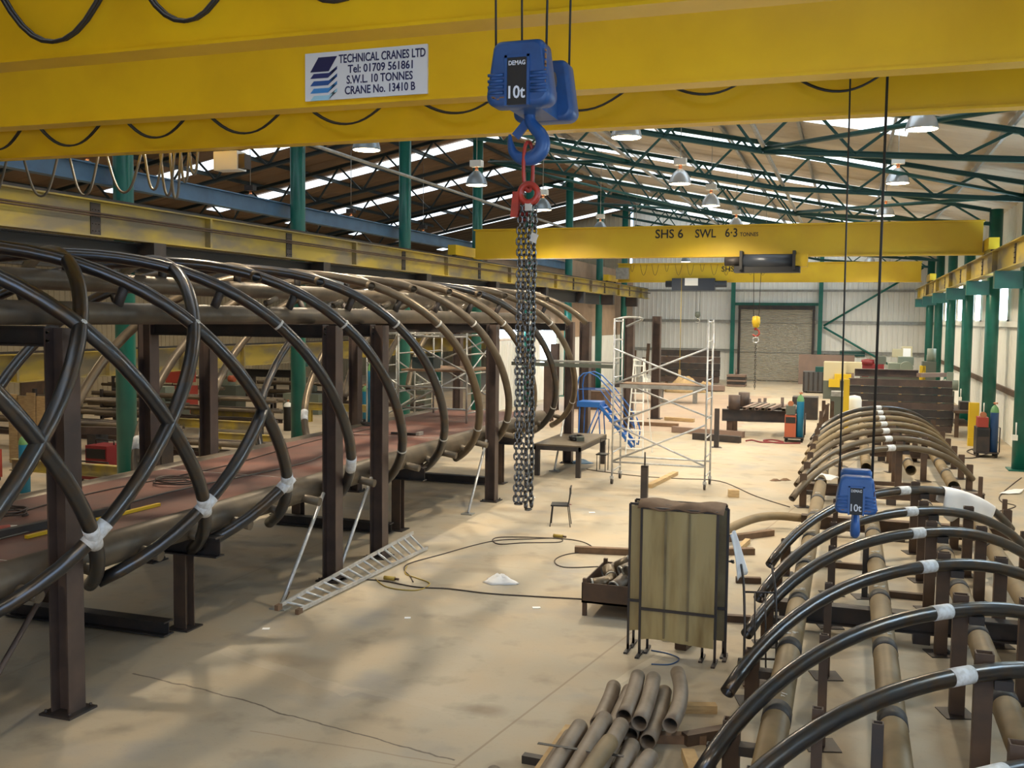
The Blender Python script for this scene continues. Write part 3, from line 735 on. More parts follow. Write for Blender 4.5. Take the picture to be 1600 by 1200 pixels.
MB().bx(-4.0, -1.75, 36.2, 36.8, 6.1, 6.33).build('hoist_frame', M['black'], c6)
MB().cyl((-4.35, 36.45, 6.5), (-3.75, 36.45, 6.5), .16, n=14).build('hoist_motor', M['dark_steel'], c6)
MB().bx(-1.95, -1.5, 36.2, 36.7, 6.3, 6.72).build('hoist_gearbox', M['yel_post'], c6)
t = thing('chain_hook', 'small yellow bottom block and hook hanging before the roller shutter', 'hook', (-3.2, 36.45, 3.6))
for dx in (-.09, .09): MB().cyl((-3.2 + dx, 36.45, 4.55), (-3.2 + dx*1.4, 36.45, 6.2), .012, n=6).build('wire_rope', M['rope'], t)
MB().lathe([(.02, .02), (.13, .0), (.15, -.2), (.1, -.38), (.02, -.4)], (-3.2, 36.45, 4.55), 12).build('bottom_block', M['yel_post'], t)
MB().tube(arc((-3.2, 36.45, 3.98), .12, 120, -150, 12), .03, 8).cyl((-3.2, 36.45, 4.16), (-3.2, 36.45, 4.08), .04).build('hook', M['bright_red'], t)
MB().tube(arc((-3.2, 36.45, 3.72), .10, 0, 350, 14), .022, 8, closed=True).build('ring', M['alu'], t)
for i in range(22):
    link_mb((-3.19, 36.45, 3.58 - i*.075), (0, 0, 1), (i % 2)*PI/2, .075, .011, .025).build('link', M['chain'], t)
c5 = far_crane('yellow single girder crane lettered SHS 5, farther away', 62.0, 6.72, 7.9, -14.0, 3.75,
               [('SHS 5', -7.56, -6.45, 7.35, 7.68), ('SWL', -5.9, -5.1, 7.35, 7.68)], 0, 0, 0, 0)
MB().bx(-10.5, -7.9, 61.4, 61.9, 6.2, 6.95).cyl((-10.9, 61.6, 6.6), (-7.2, 61.6, 6.6), .2).build('hoist', M['hoist'], c5)
MB().bx(-9.7, -8.9, 61.36, 61.4, 6.5, 6.95).build('hoist_plate', M['clad'], c5)
MB().bx(-14.0, -13.2, 61.35, 61.7, 6.9, 7.6).build('panel_box', M['silver'], c5)
for i in range(13):
    xc = -13 + i*.72; dz = .45 + .3*math.sin(i*2.1)**2
    MB().tube([(xc + .3*u*(.7 if i % 3 else .4), 61.5, 7.8 - dz*(1-u*u)) for u in (-1, -.7, -.35, 0, .35, .7, 1)], .012, 6).build('festoon_loop', M['festoon'], c5)
t = thing('chain_hook', 'small hook block hanging above the scaffold tower before the end wall', 'hook', (-9.3, 61.6, 3.5))
for dx in (-.12, .12): MB().cyl((-8.9 + dx, 61.6, 4.9), (-8.9 + dx, 61.6, 6.3), .015, n=6).build('wire_rope', M['rope'], t)
MB().lathe([(.02, .02), (.16, 0), (.17, -.25), (.02, -.4)], (-8.9, 61.6, 4.9), 12).build('bottom_block', M['mach_dk'], t)
MB().tube(arc((-8.9, 61.6, 4.36), .13, 120, -150, 12), .035, 8).build('hook', M['silver'], t)
t = thing('pendant_control', 'long thin pendant cable with orange control hanging beside the tower', 'control', (-9.8, 61.4, 0.6))
MB().cyl((-9.9, 61.4, 1.3), (-9.9, 61.4, 7.0), .022, n=6).build('cable', M['cable_y'], t); MB().box((-9.9, 61.4, 1.0), (.14, .12, .7)).build('handset', M['wood'], t)

# ================================================================== THE TUBULAR BRIDGE
XC, ZC, EA, EB, EN = -9.9, 3.03, 2.5, 2.15, 2.2
def ell(th):
    c, s_ = math.cos(R(th)), math.sin(R(th))
    # point at parametric angle th on the superellipse
    q = (abs(c)**EN + abs(s_)**EN) ** (-1/EN)
    return XC + EA*c*q, ZC + EB*s_*q
br = thing('tubular_footbridge', 'long open steel tube footbridge under construction, with curved ribs and a red deck', 'bridge', (XC, 15, .9))
CH_B = ((-8.45, 1.55, .20), (-11.42, 1.55, .20)); CH_T = ((-8.5, 4.40, .135), (-9.9, 4.83, .135), (-11.3, 4.40, .135))
YB0, YB1 = 2.6, 27.6
for x, z, r in CH_B: MB().pipe([(x, YB0, z), (x, YB1, z)], r, .012, 24).build('bottom_chord', M['chord'], br)
for x, z, r in CH_T: MB().pipe([(x, YB0, z), (x, YB1 + .6, z)], r, .01, 20).build('top_chord', M['chord'], br)
dk = MB().bx(-11.42, -8.45, YB0, YB1 - .4, 1.66, 1.70).build('deck', M['deck'], br)
for i in range(13):
    yv = 3.2 + i*1.95; MB().hb((-11.3, yv, 1.46), (-8.55, yv, 1.46), .1, .22, .01, .014).build('deck_beam', M['dark_steel'], br)
for yv in (8.4, 14.45, 20.5): MB().bx(-11.42, -8.46, yv - .006, yv + .006, 1.70, 1.704).build('weld_seam', M['chalk'], dk)
MLT = .0315; PK = 1.95; Y34 = 8.60; RR = .083
def rib_pts(fam, k, a, b_, step=5):
    n = max(3, int(abs(b_-a)/step)); out = []
    for i in range(n+1):
        th = a + (b_-a)*i/n; x, z = ell(th)
        yv = Y34 + PK*k + (-MLT if fam == 'A' else MLT)*(th-34)
        out.append((x, yv, z))
    return out
def inb(pts): return [p for p in pts if YB0 - .6 < p[1] < YB1 + 3]
def rib(fam, k, a, b_, m, seam=(), white=(), hollow=False):
    pts = inb(rib_pts(fam, k, a, b_))
    if len(pts) < 4: return None
    q = MB()
    q.pipe(pts, RR, .008, 16)
    o = q.build('rib', m, br)
    for th in seam:
        p = rib_pts(fam, k, th-.35, th+.35, .3)
        if YB0 < p[0][1] < YB1+2: MB().tube(p, RR+.004, 16).build('weld_seam', M['chalk'], o)
    for a0, a1 in white:
        p = inb(rib_pts(fam, k, a0, a1, 1.5))
        if len(p) > 3: MB().tube(p, RR+.003, 16).build('primer_band', M['white_paint'], o)
    return o
for k in range(-4, 13):
    full = k <= 9
    m = M['steel'] if k <= 3 else (M['steel_brown'] if k % 2 else M['chord'] if k in (6,) else M['steel'])
    if full:
        rib('A', k, -58, 229, m, seam=(34, -28) if k >= 3 else (34,), white=((-31, -24), (204, 210)) if k <= 2 else ((204, 210),))
    else:
        rib('A', k, 34, 200, M['steel_brown'], seam=())
for k in range(-3, 3):
    if k <= 1: rib('B', k, -57, 118, M['steel'], seam=(34,), white=((-30, -24),))
rib('B', 2, -57, 3.5, M['steel'], white=((-30, -25),)); rib('B', 2, 62, 118, M['steel_brown'])
rib('B', 3, -57, -27, M['steel'], white=((-31, -26),))
for k in range(3, 12): rib('B', k, 62, 118, M['steel_brown'] if k % 2 else M['chord'])
def stub(p0, p1, r): MB().cyl(p0, p1, r, n=12).build('stub', M['dark_steel'] if p0[2] > 3 else M['chord'], br)
for k in range(-2, 10):
    x, z = ell(-46); stub((-8.45, Y34 + PK*k + MLT*80, 1.52), (x, Y34 + PK*k + MLT*80, z), .065)
    if k <= 8: stub((-8.5, Y34 + PK*k - .98 + MLT*80, 1.5), (-7.98, Y34 + PK*k - .98 + MLT*80, 1.42), .07)
for k in range(-2, 13):
    for th, (cx, cz, r) in ((52, CH_T[0]), (90, CH_T[1]), (128, CH_T[2])):
        x, z = ell(th); yv = Y34 + PK*k - MLT*(th-34)
        if YB0 < yv < YB1: stub((cx, yv, cz), (x, yv, z), .062)
# short saddle off-cuts on the near top chord
for i, yv in enumerate((13.4, 15.5, 17.4, 19.4, 21.4)):
    pts = [(-8.5 + .09*math.cos(R(a)), yv, 4.64 + .05*math.sin(R(a))) for a in range(20, 165, 12)]
    MB().pipe([(-8.5, yv - .09, 4.58), (-8.44, yv + .12, 4.66)], .05, .006, 12).build('saddle', M['chord'], br)
# goal-post frames
FY = [2.7, 8.66, 14.62, 16.35, 22.4, 29.3]
FN = ['nearest, partly out of view at the left', 'second from the camera, full height at the left edge', 'third from the camera, left of its close neighbour',
      'fourth from the camera, behind the ladder', 'fifth from the camera, beside the hanging chain', 'farthest, beside the bench']
for i, yv in enumerate(FY):
    t = thing('goalpost_stand', 'brown steel goalpost around the bridge, ' + FN[i], 'frame', (-8.07, yv, 0), 'goalpost frames around the bridge')
    for x in (-8.07, -11.72):
        MB().hb((x, yv, .02), (x, yv, 4.24 if i != 5 else 4.3), .25, .25, .014, .02, (1, 0, 0)).build('post', M['post'], t)
        bp = MB().box((x, yv, .012), (.42, .42, .024)).build('base_plate', M['dark_steel'], t)
        q = MB()
        for a in (-.16, .16):
            for b_ in (-.16, .16): q.cyl((x+a, yv+b_, .024), (x+a, yv+b_, .06), .016, n=6)
        q.build('anchor_bolts', M['dark_steel'], bp)
    MB().hb((-8.2, yv, 4.145), (-11.59, yv, 4.145), .2, .22, .012, .018).build('cross_beam', M['dark_steel'], t)
    q = MB()
    for zz in (4.10, 4.19):
        for dy in (-.05, .05): q.cyl((-8.13, yv - .128, zz), (-8.13, yv - .15, zz), .016, n=6)
    q.build('bolts', M['silver'], t)
    if i:
        MB().cyl((-8.16, yv - .14, 1.48), (-8.0, yv - 1.72, .03), .03, n=10).build('raking_brace', M['alu'] if i > 1 else M['post'], t)
        MB().box((-8.0, yv - 1.74, .012), (.26, .2, .024)).build('brace_foot', M['silver'], t)
# low trestles carrying the bottom chords
for i, yv in enumerate((6.0, 11.6, 18.6, 24.9)):
    t = thing('support_trestle', 'dark low steel trestle under the bridge, %s from the camera' % ORD[i], 'trestle', (-9.9, yv, 0), 'low trestles under the bridge')
    MB().hb((-8.15, yv, 1.20), (-11.6, yv, 1.20), .2, .28, .014, .02).build('beam', M['dark_steel'], t)
    for x in (-8.75, -11.1):
        MB().hb((x, yv, .02), (x, yv, 1.06), .2, .2, .012, .018).build('leg', M['rust_post'], t)
        MB().box((x, yv, .01), (.36, .36, .02)).build('foot', M['dark_steel'], t)
    MB().hb((-8.7, yv - .4, .12), (-11.5, yv - .4, .12), .2, .2, .014, .02).build('ground_beam', M['dark_steel'], t)
# things on the deck
def tube_thing(name, label, cat, pts, r, m, smooth_n=0, group=None):
    return tag(MB().tube(smooth_path(pts, smooth_n) if smooth_n else pts, r, 8).build(name, m), label, cat, group)
def tower(t, x0, x1, y0, y1, zb, h, mid, castors=True, m=None, rung0=.35):
    m = m or M['alu']
    for x in (x0, x1):
        for yv in (y0, y1):
            MB().cyl((x, yv, zb + (.2 if castors else 0)), (x, yv, zb + h), .025, n=10).build('standard', m, t)
            if castors:
                c = MB().cyl((x - .025, yv, zb + .085), (x + .025, yv, zb + .085), .085, n=16).build('castor', M['dark_steel'], t)
                MB().bx(x - .045, x + .045, yv - .05, yv + .05, zb + .13, zb + .22).build('fork', m, c)
        z = zb + rung0
        while z < zb + h - .02:
            MB().cyl((x, y0, z), (x, y1, z), .02, n=8).build('rung', m, t); z += .5
    for (a, za, b_, zb_, yv) in mid:
        MB().cyl((a, yv, zb + za), (b_, yv, zb + zb_), .025, n=8).build('brace', m, t)
t = thing('scaffold_tower', 'aluminium scaffold tower standing on the red deck inside the bridge', 'scaffold', (-10.6, 25, 1.705))
tower(t, -11.1, -9.2, 23.6, 25.9, 1.705, 2.3, [(-11.1, .3, -9.2, 1.3, 23.6), (-9.2, 1.3, -11.1, 2.2, 23.6), (-11.1, .9, -9.2, .9, 23.6), (-11.1, 2.2, -9.2, 2.2, 23.6), (-11.1, .35, -9.2, .35, 23.6), (-11.1, 1.4, -9.2, .4, 25.9), (-11.1, 1.4, -9.2, 2.2, 25.9), (-11.1, 2.2, -9.2, 2.2, 25.9)], False, M['silver'], .25)
for yy, z0, y1_, z1_ in ((23.6, .3, 25.9, 1.3), (23.6, 2.2, 25.9, 1.3), (23.6, 1.2, 25.9, 2.2)):
    MB().cyl((-9.2, yy, 1.705 + z0), (-9.2, y1_, 1.705 + z1_), .018, n=8).build('brace', M['alu'], t)
MB().bx(-11.05, -9.25, 23.65, 25.85, 3.0, 3.05).build('platform', M['wood_dk'], t)
MB().bx(-10.9, -10.3, 24.0, 24.5, 3.05, 3.35).build('tool_bag', M['truss_dk'], t)
def gas_cylinder(label, x, yv, z, m, cap=None, h=1.42, r=.115, group=None, cage=False):
    t = thing('gas_cylinder', label, 'cylinder', (x, yv, z), group)
    MB().lathe([(.001, 0), (r, 0), (r, h*.84)], (x, yv, z), 20).build('body', m, t)
    MB().lathe([(r, h*.84), (r*.96, h*.89), (r*.72, h*.95), (r*.35, h*.985), (.03, h)], (x, yv, z), 20).build('shoulder', cap or M['cyl_green'], t)
    MB().cyl((x, yv, z + h - .01), (x, yv, z + h + .09), .022, n=8).cyl((x - .06, yv, z + h + .06), (x + .06, yv, z + h + .06), .016, n=8).cyl((x + .05, yv - .02, z + h + .06), (x + .05, yv - .06, z + h + .06), .03, n=10).build('valve', M['copper'], t)
    return t
gas_cylinder('tall blue gas cylinder with green top on the bridge deck', -11.15, 22.2, 1.80, M['cyl_blue'], h=1.5)
t = thing('cylinder_trolley', 'small dark two wheel trolley under the cylinder on the bridge deck', 'trolley', (-11.15, 22.2, 1.705))
MB().bx(-11.32, -10.9, 22.02, 22.4, 1.76, 1.795).build('plate', M['dark_steel'], t)
for x in (-11.36, -10.84): MB().cyl((x - .03, 22.12, 1.785), (x + .03, 22.12, 1.785), .08, n=14).build('wheel', M['black'], t)
MB().tube([(-11.3, 22.4, 1.79), (-11.3, 22.42, 2.9), (-11.0, 22.42, 2.9), (-11.0, 22.4, 1.79)], .016, 8).build('frame', M['dark_steel'], t)
tube_thing('cable', 'long thin cable lying straight along the red deck', 'cable', [(-10.6, 6, 1.712), (-10.4, 9, 1.712), (-10.7, 12, 1.712), (-10.5, 15, 1.712), (-10.9, 19, 1.712), (-10.8, 22, 1.712)], .011, M['cable'], 6)
tube_thing('cable', 'second cable nearer the tube edge on the red deck', 'cable', [(-9.6, 5, 1.712), (-9.5, 9.5, 1.712), (-9.7, 12.5, 1.712), (-9.4, 15.6, 1.712), (-9.6, 17, 1.712)], .011, M['festoon_grey'], 6)
def coil(name, label, cx, cy, z, r, m, n=3, rr=.012, cat='cable'):
    pts = [(cx + (r + .03*math.sin(i*.9))*math.cos(i*2*PI/16), cy + (r*.8 + .04*math.cos(i*1.3))*math.sin(i*2*PI/16), z + .002*i) for i in range(16*n)]
    return tag(MB().tube(pts, rr, 6).build(name, m), label, cat)
coil('cable_coil', 'loose cable coil on the red deck behind the ribs', -10.1, 13.2, 1.715, .33, M['cable'], 3)
coil('cable_coil', 'second loose cable coil farther left on the deck', -10.6, 10.3, 1.715, .3, M['cable'], 3)
tag(MB().bar((-9.75, 7.8, 1.75), (-9.35, 11.2, 1.75), .09, .09).build('box_section', M['dark_steel']), 'grey box section lying along the near end of the deck', 'steel bar')
tag(MB().bar((-9.25, 9.3, 1.725), (-9.15, 11.6, 1.725), .05, .04).build('yellow_batten', M['yel_post']), 'thin yellow batten beside the grey box section on the deck', 'batten')
t = thing('angle_grinder', 'red hand grinder lying on the deck at the left', 'tool', (-9.75, 9.35, 1.73))
MB().cyl((-9.9, 9.15, 1.76), (-9.7, 9.5, 1.76), .045).build('body', M['bright_red'], t); MB().cyl((-9.7, 9.5, 1.76), (-9.66, 9.57, 1.75), .035).build('head', M['clad'], t)
tag(MB().lathe([(.001, 0), (.10, 0), (.10, .2), (.08, .2), (.08, .02), (.001, .02)], (-9.3, 18.9, 1.705), 16).build('pot', M['black']), 'small black pot standing on the deck near the tube edge', 'pot')
t = thing('clamp', 'steel bar clamp lying on the deck in front of the tower', 'tool', (-9.6, 20.8, 1.71))
MB().bx(-9.95, -9.25, 20.75, 20.83, 1.705, 1.75).build('bar', M['dark_steel'], t); MB().bx(-9.3, -9.22, 20.7, 20.95, 1.705, 1.78).build('jaw', M['silver'], t)
t = thing('beam_clamp', 'black beam clamp bolted on top of a bridge rib', 'clamp', (-9.15, 16.1, 5.15))
MB().bar((-9.35, 15.85, 5.18), (-8.75, 16.25, 4.98), .12, .05).build('plate', M['silver'], t); MB().bar((-9.45, 15.8, 5.13), (-8.72, 16.28, 4.90), .07, .10).build('jaw', M['black'], t)

# ================================================================== THE JIG OF BENT PIPES (right)
JX = 1.0
def jig_pt(th, yc):
    c, s_ = math.cos(R(th)), math.sin(R(th)); q = (abs(c)**EN + abs(s_)**EN) ** (-1/EN)
    a = 90 - th
    return (JX + EA*c*q, yc + .0405*a - .00012*a*a*(1 if a > 0 else .9), -.90 + EB*s_*q)
YC = [7.45, 9.55, 11.63, 13.78, 15.95, 17.75, 19.95, 26.65, 28.72, 30.8, 32.85, 34.95, 37.0, 39.1]
ML = [M['steel'], M['steel'], M['steel'], M['steel'], M['steel'], M['steel'], M['steel'], M['steel_brown'], M['steel_brown'], M['steel_brown'], M['tan_pipe'], M['tan_pipe'], M['steel_brown'], M['steel']]
NM = ['only its crown in the lower right corner', 'second from the camera, running off the bottom edge', 'third from the camera, ending near the bottom edge', 'fourth from the camera, ending at the hand trolley',
      'fifth from the camera', 'sixth from the camera, just below the lower hook', 'seventh from the camera, half under the white sheet', 'first of the far group behind the hook',
      'second of the far group', 'third of the far group', 'fourth of the far group, yellowish', 'fifth of the far group, yellowish', 'sixth of the far group', 'last and farthest of the far group']
def jpost(label, x, yv, h, w=.15, d=.12, bracket=None, hollow=True, grp='jig posts among the bent pipes', plate=True, m=None):
    t = thing('jig_post', label, 'post', (x, yv, 0), grp)
    q = MB()
    q.rhs((x, yv, .012), (x, yv, h), w, d, .012)
    q.build('upright', m or M['rust_post'], t)
    if plate: MB().box((x, yv, .006), (.34, .34, .012), .3).build('base_plate', M['dark_steel'], t)
    if bracket:
        MB().bx(x + w/2, x + w/2 + .16, yv - d/2 - .06, yv + .02, bracket - .09, bracket).build('bracket', M['dark_steel'], t)
    return t
for i, yc in enumerate(YC):
    a0, a1 = 148, 33
    pts = [jig_pt(a0 + (a1-a0)*k/26, yc) for k in range(27)]
    o = MB().pipe(pts, .080, .009, 18)
    t = o.build('bent_pipe', ML[i]); tag(t, 'curved pipe over the jig, ' + NM[i], 'pipe', 'curved pipes laid over the jig')
    MB().tube([jig_pt(th, yc) for th in (87.3, 88.5, 90, 91.6)], .083, 18).build('primer_band', M['white_paint'], t)
    # posts behind each pipe: left end, quarter, crown, right
    near = i < 7
    for nm, th, dx, hh in (('left end', 141, 0, .30), ('left quarter', 117, 0, .12), ('crown', 84, 0, .13), ('right quarter', 66, 0, .05), ('right end', 38, .05, .22)):
        if not near and nm in ('left quarter', 'right quarter') and i % 2: continue
        p = jig_pt(th, yc); w = .16 if nm != 'left quarter' else .09
        top = p[2] + hh if nm in ('left end', 'right end', 'crown') else p[2] + .12
        if nm == 'left end' and near: top = .62
        off = .175 if nm != 'left quarter' else .17
        jpost('brown hollow steel post at the %s of the %s bent pipe' % (nm, ORD[i]), p[0] + dx + (.05 if nm == 'left end' else 0), p[1] + off, max(top, .3), w, .12 if w > .1 else .075, p[2] - .085 if nm in ('left end', 'crown') else None)
# longitudinal pipes under the arches
LT = [(-.565, 'leftmost'), (.50, 'second from the left'), (1.60, 'third from the left'), (2.42, 'rightmost')]
ends = [(3.5, 25.0), (3.5, 22.2), (3.5, 22.6), (3.5, 24.6)]
ends_far = [(24.9, 40.6), (27.9, 40.6), (27.9, 40.6), (25.5, 40.6)]
TZ = .545
for i, (x, nm) in enumerate(LT):
    for grp_, (ya, yb) in (('near', ends[i]), ('far', ends_far[i])):
        if grp_ == 'near': yb = min(yb, ends_far[i][0] - .5)
        t = tag(MB().pipe([(x, ya, TZ), (x, yb, TZ)], .137, .012, 24).build('long_pipe', M['tan_pipe']), 'dusty tan straight pipe under the arches, %s of the %s four' % (nm, grp_), 'pipe', 'straight pipes of the %s jig' % grp_)
        st = (2.07, 2.25, 2.27, 2.2)[i]; yv = (9.83, 10.05, 11.0, 12.0)[i]
        while yv - st > ya + .3: yv -= st
        while yv < ya + .3: yv += st
        while yv < yb - .2:
            MB().tube([(x, yv - .13, TZ), (x, yv + .13, TZ)], .142, 24).build('dark_band', M['dark_band'], t)
            q = MB()
            for u in range(9): q.box((x + random.uniform(-.06, .06), yv + .30 + random.uniform(-.06, .06), TZ + .1365 - (0.0 if u % 2 else .004)), (.05, .012, .004), random.uniform(-.6, .6))
            q.build('chalk_mark', M['chalk'], t)
            yv += st
# cross beams of the jig
for i, yv in enumerate((5.0, 14.62, 21.35, 25.6, 33.7, 38.0)):
    t = thing('jig_beam', 'dark steel cross beam under the straight pipes, %s from the camera' % ORD[i], 'beam', (JX, yv, 0), 'jig cross beams')
    MB().hb((-.85, yv, TZ - .137 - .135), (3.1, yv, TZ - .137 - .135), .22, .27, .014, .02).build('beam', M['rust_post'] if i != 1 else M['dark_steel'], t)
    for x in (-.7, 1.05, 2.95): MB().bx(x - .11, x + .11, yv - .11, yv + .11, 0, TZ - .137 - .27).build('block', M['dark_steel'], t)
for i, (yv, x0, x1, z) in enumerate(((16.9, .5, 1.3, .5), (18.6, -.5, 1.6, .33), (24.3, 1.2, 2.0, .7), (28.6, .45, 1.65, .75))):
    tag(MB().bar((x0, yv, .05), (x1, yv, .05), .1, .1).build('floor_bar', M['rust_post']), 'brown steel bar on the floor between jig posts, %s from the camera' % ORD[i], 'bar', 'bars between the jig posts')
# dark slim posts standing alone
for x, yv, h, lab in ((.31, 8.45, 1.16, 'slim black hollow post in front of the second arch'), (.34, 16.75, .82, 'slim black hollow post left of the second straight pipe'), (-1.12, 9.3, .42, 'short dark hollow post near the bottom edge'),
                      (-.72, 9.0, .38, 'stub of dark post right of the third pipe end'), (2.92, 24.9, .9, 'brown post beside the white sheet'), (3.15, 22.8, .75, 'brown post at the right of the white sheet')):
    jpost(lab, x, yv, h, .09, .075, None, True, None, True, M['dark_steel'] if 'black' in lab or 'dark' in lab else None)
# white sheet over the seventh pipe
def cloth(name, label, corners, sag, n, m, cat='sheet', thick=.006, amp=.03):
    mb = MB(); a, b_, c, d = [Vector(p) for p in corners]; vs = []
    for i in range(n+1):
        for j in range(n+1):
            u, v = i/n, j/n
            p = (a*(1-u)+b_*u)*(1-v) + (d*(1-u)+c*u)*v
            p = p + Vector((0, 0, -sag*abs(2*v-1)**1.7)) + Vector((amp*math.sin(7*u+3*v), amp*math.sin(5*v+2*u), amp*.6*math.sin(9*u+4*v)))
            vs.append(p)
    fs = [(i*(n+1)+j, (i+1)*(n+1)+j, (i+1)*(n+1)+j+1, i*(n+1)+j+1) for i in range(n) for j in range(n)]
    mb.add(vs, fs, True); o = mb.build(name, m)
    sd = o.modifiers.new('solid', 'SOLIDIFY'); sd.thickness = thick
    return tag(o, label, cat)
def drape():
    mb = MB(); n = 18; mm_ = 10; vs = []
    for i in range(n+1):
        th = 73 - 25*i/n; p = Vector(jig_pt(th, 19.95)); q = Vector(jig_pt(th-.5, 19.95)); d = (q-p).normalized()
        s_ = d.cross(Vector((0, 0, 1))).normalized(); u = s_.cross(d)
        for j in range(mm_+1):
            v = -1 + 2*j/mm_
            if abs(v) < .55: a = v/.55*95; off = s_*math.sin(R(a))*.095 + u*math.cos(R(a))*.095
            else: off = s_*math.copysign(.098 + .03*math.sin(i*.7), v) + u*(-.0083 - (abs(v)-.55)*(.95 if v > 0 else .4)*(1 + .25*math.sin(i*.5)))
            vs.append(p + off)
    fs = [(i*(mm_+1)+j, (i+1)*(mm_+1)+j, (i+1)*(mm_+1)+j+1, i*(mm_+1)+j+1) for i in range(n) for j in range(mm_)]
    mb.add(vs, fs, True); o = mb.build('plastic_sheet', M['white_cloth'])
    sd = o.modifiers.new('solid', 'SOLIDIFY'); sd.thickness = .005
    tag(o, 'white plastic sheet draped over the right half of a bent pipe', 'sheet')
drape()
cloth('plastic_sheet', 'white sheet lying over the open end of the leftmost far pipe', [(-.72, 24.95, .70), (-.35, 24.9, .71), (.0, 25.7, .60), (-.60, 25.9, .71)], .10, 10, M['white_cloth'], amp=.012)
t = thing('grinder', 'small black power tool lying on the second straight pipe', 'tool', (.5, 19.7, TZ + .14))
MB().box((.53, 19.75, TZ + .165), (.2, .09, .07), .5).build('body', M['black'], t); MB().cyl((.43, 19.68, TZ + .17), (.36, 19.62, TZ + .17), .03).build('handle', M['silver'], t)

# ================================================================== MIDDLE FLOOR
# chair
t = thing('chair', 'small black metal chair standing alone on the open floor', 'chair', (-5.75, 20.3, 0))
cM = Matrix.Translation((-5.75, 20.3, 0)) @ Matrix.Rotation(R(-78), 4, 'Z')
def cl(p): return cM @ Vector(p)
def tp(name, pts, r, m, par): return MB().tube([cl(p) for p in pts], r, 8).build(name, m, par)
# local: seat front is -y, back is +y
q = MB(); q.box((0, 0, .45), (.38, .38, .03)); q.v = [cl(p) for p in q.v]; q.build('seat', M['black'], t)
q = MB(); q.box((0, .215, .75), (.36, .025, .17)); q.v = [cl(p) for p in q.v]; q.build('backrest', M['black'], t)
for x in (-.17, .17):
    tp('leg', [(x, -.16, .44), (x*1.1, -.2, 0)], .011, M['black'], t)
    tp('leg', [(x, .17, .44), (x*1.1, .23, 0)], .011, M['black'], t)
    tp('back_frame', [(x, .17, .44), (x, .20, .60), (x, .225, .84)], .011, M['black'], t)
# aluminium ladder on the floor
t = thing('ladder', 'aluminium ladder lying on the floor beside the bridge frames', 'ladder', (-7.9, 15.2, 0))
A0, A1 = Vector((-8.07, 12.95, .06)), Vector((-8.34, 18.4, .06)); B0, B1 = Vector((-7.62, 12.85, .06)), Vector((-7.56, 17.4, .06))
A0 = Vector((-7.76, 12.5, .18)); B0 = Vector((-7.60, 12.8, .05)); A1 = Vector((-7.66, 16.95, .36)); B1 = Vector((-7.45, 17.14, .05)); B0.z = .05
for a, b_ in ((A0, A1), (B0, B1)): MB().bar(a, b_, .03, .055).build('rail', M['alu'], t)
for i in range(17):
    f = (i + .6) / 17.2; MB().cyl(A0.lerp(A1, f), B0.lerp(B1, f), .020, n=8).build('rung', M['alu'], t)
for p in (A0, B0): MB().box(p + Vector((0, -.05, -.015)), (.06, .12, .08)).build('rubber_foot', M['wood_dk'], t)
# cables
tube_thing('cable', 'dark cable crossing the floor from the ladder to the scrap bin', 'cable', [(-7.67, 14.78, .012), (-7.22, 14.82, .012), (-6.56, 14.68, .012), (-6.05, 14.77, .012), (-5.38, 14.74, .012), (-4.76, 14.82, .012), (-3.7, 15.0, .012)], .011, M['cable'], 6)
tube_thing('extension_cord', 'thin cord winding across the floor behind the white bag', 'cable', [(-6.75, 14.95, .01), (-6.96, 15.28, .01), (-7.23, 15.64, .01), (-7.33, 16.08, .01), (-7.06, 16.92, .01), (-6.77, 17.82, .01), (-6.46, 18.42, .01), (-5.91, 18.76, .01), (-5.42, 19.02, .01), (-5.3, 18.7, .01), (-5.92, 18.39, .01), (-6.35, 18.1, .01), (-6.6, 18.43, .01), (-6.44, 18.74, .01), (-5.46, 18.99, .012), (-4.9, 18.9, .01), (-4.5, 18.4, .01)], .010, M['cable'], 6)
tube_thing('extension_cord', 'yellowish cord looped on the floor by the ladder', 'cable', [(-7.42, 14.9, .01), (-7.0, 14.5, .01), (-6.5, 14.5, .01), (-6.45, 14.95, .01), (-6.8, 15.2, .01), (-7.1, 15.4, .01), (-7.3, 15.9, .01)], .010, M['cable_y'], 6)
for x, yv, lab in ((-5.42, 19.08, 'yellow plug at the end of the thin cord by the chair'), (-7.15, 14.92, 'dull yellow plug on the cord beside the ladder')):
    t = thing('cable_plug', lab, 'plug', (x, yv, 0)); MB().cyl((x - .12, yv + .01, .04), (x + .08, yv, .04), .035, n=10).build('body', M['cable_y'], t); MB().cyl((x + .08, yv, .04), (x + .15, yv, .035), .022, n=8).build('sleeve', M['rust_post'], t)
tube_thing('cable', 'thin cable looping on the floor left of the welding screens', 'cable', [(-3.8, 18.3, .01), (-4.76, 17.93, .01), (-4.98, 17.3, .01), (-4.69, 16.82, .01), (-4.08, 17.1, .01), (-3.3, 17.6, .01)], .010, M['cable'], 6)
tube_thing('cable', 'dark cable running from the scaffold tower to the bent pipes', 'cable', [(-7.2, 28.2, .01), (-6.65, 27.9, .01), (-5.46, 27.5, .01), (-4.4, 27.5, .01), (-3.26, 27.48, .01), (-2.14, 25.5, .01), (-1.24, 24.3, .01)], .013, M['cable'], 6)
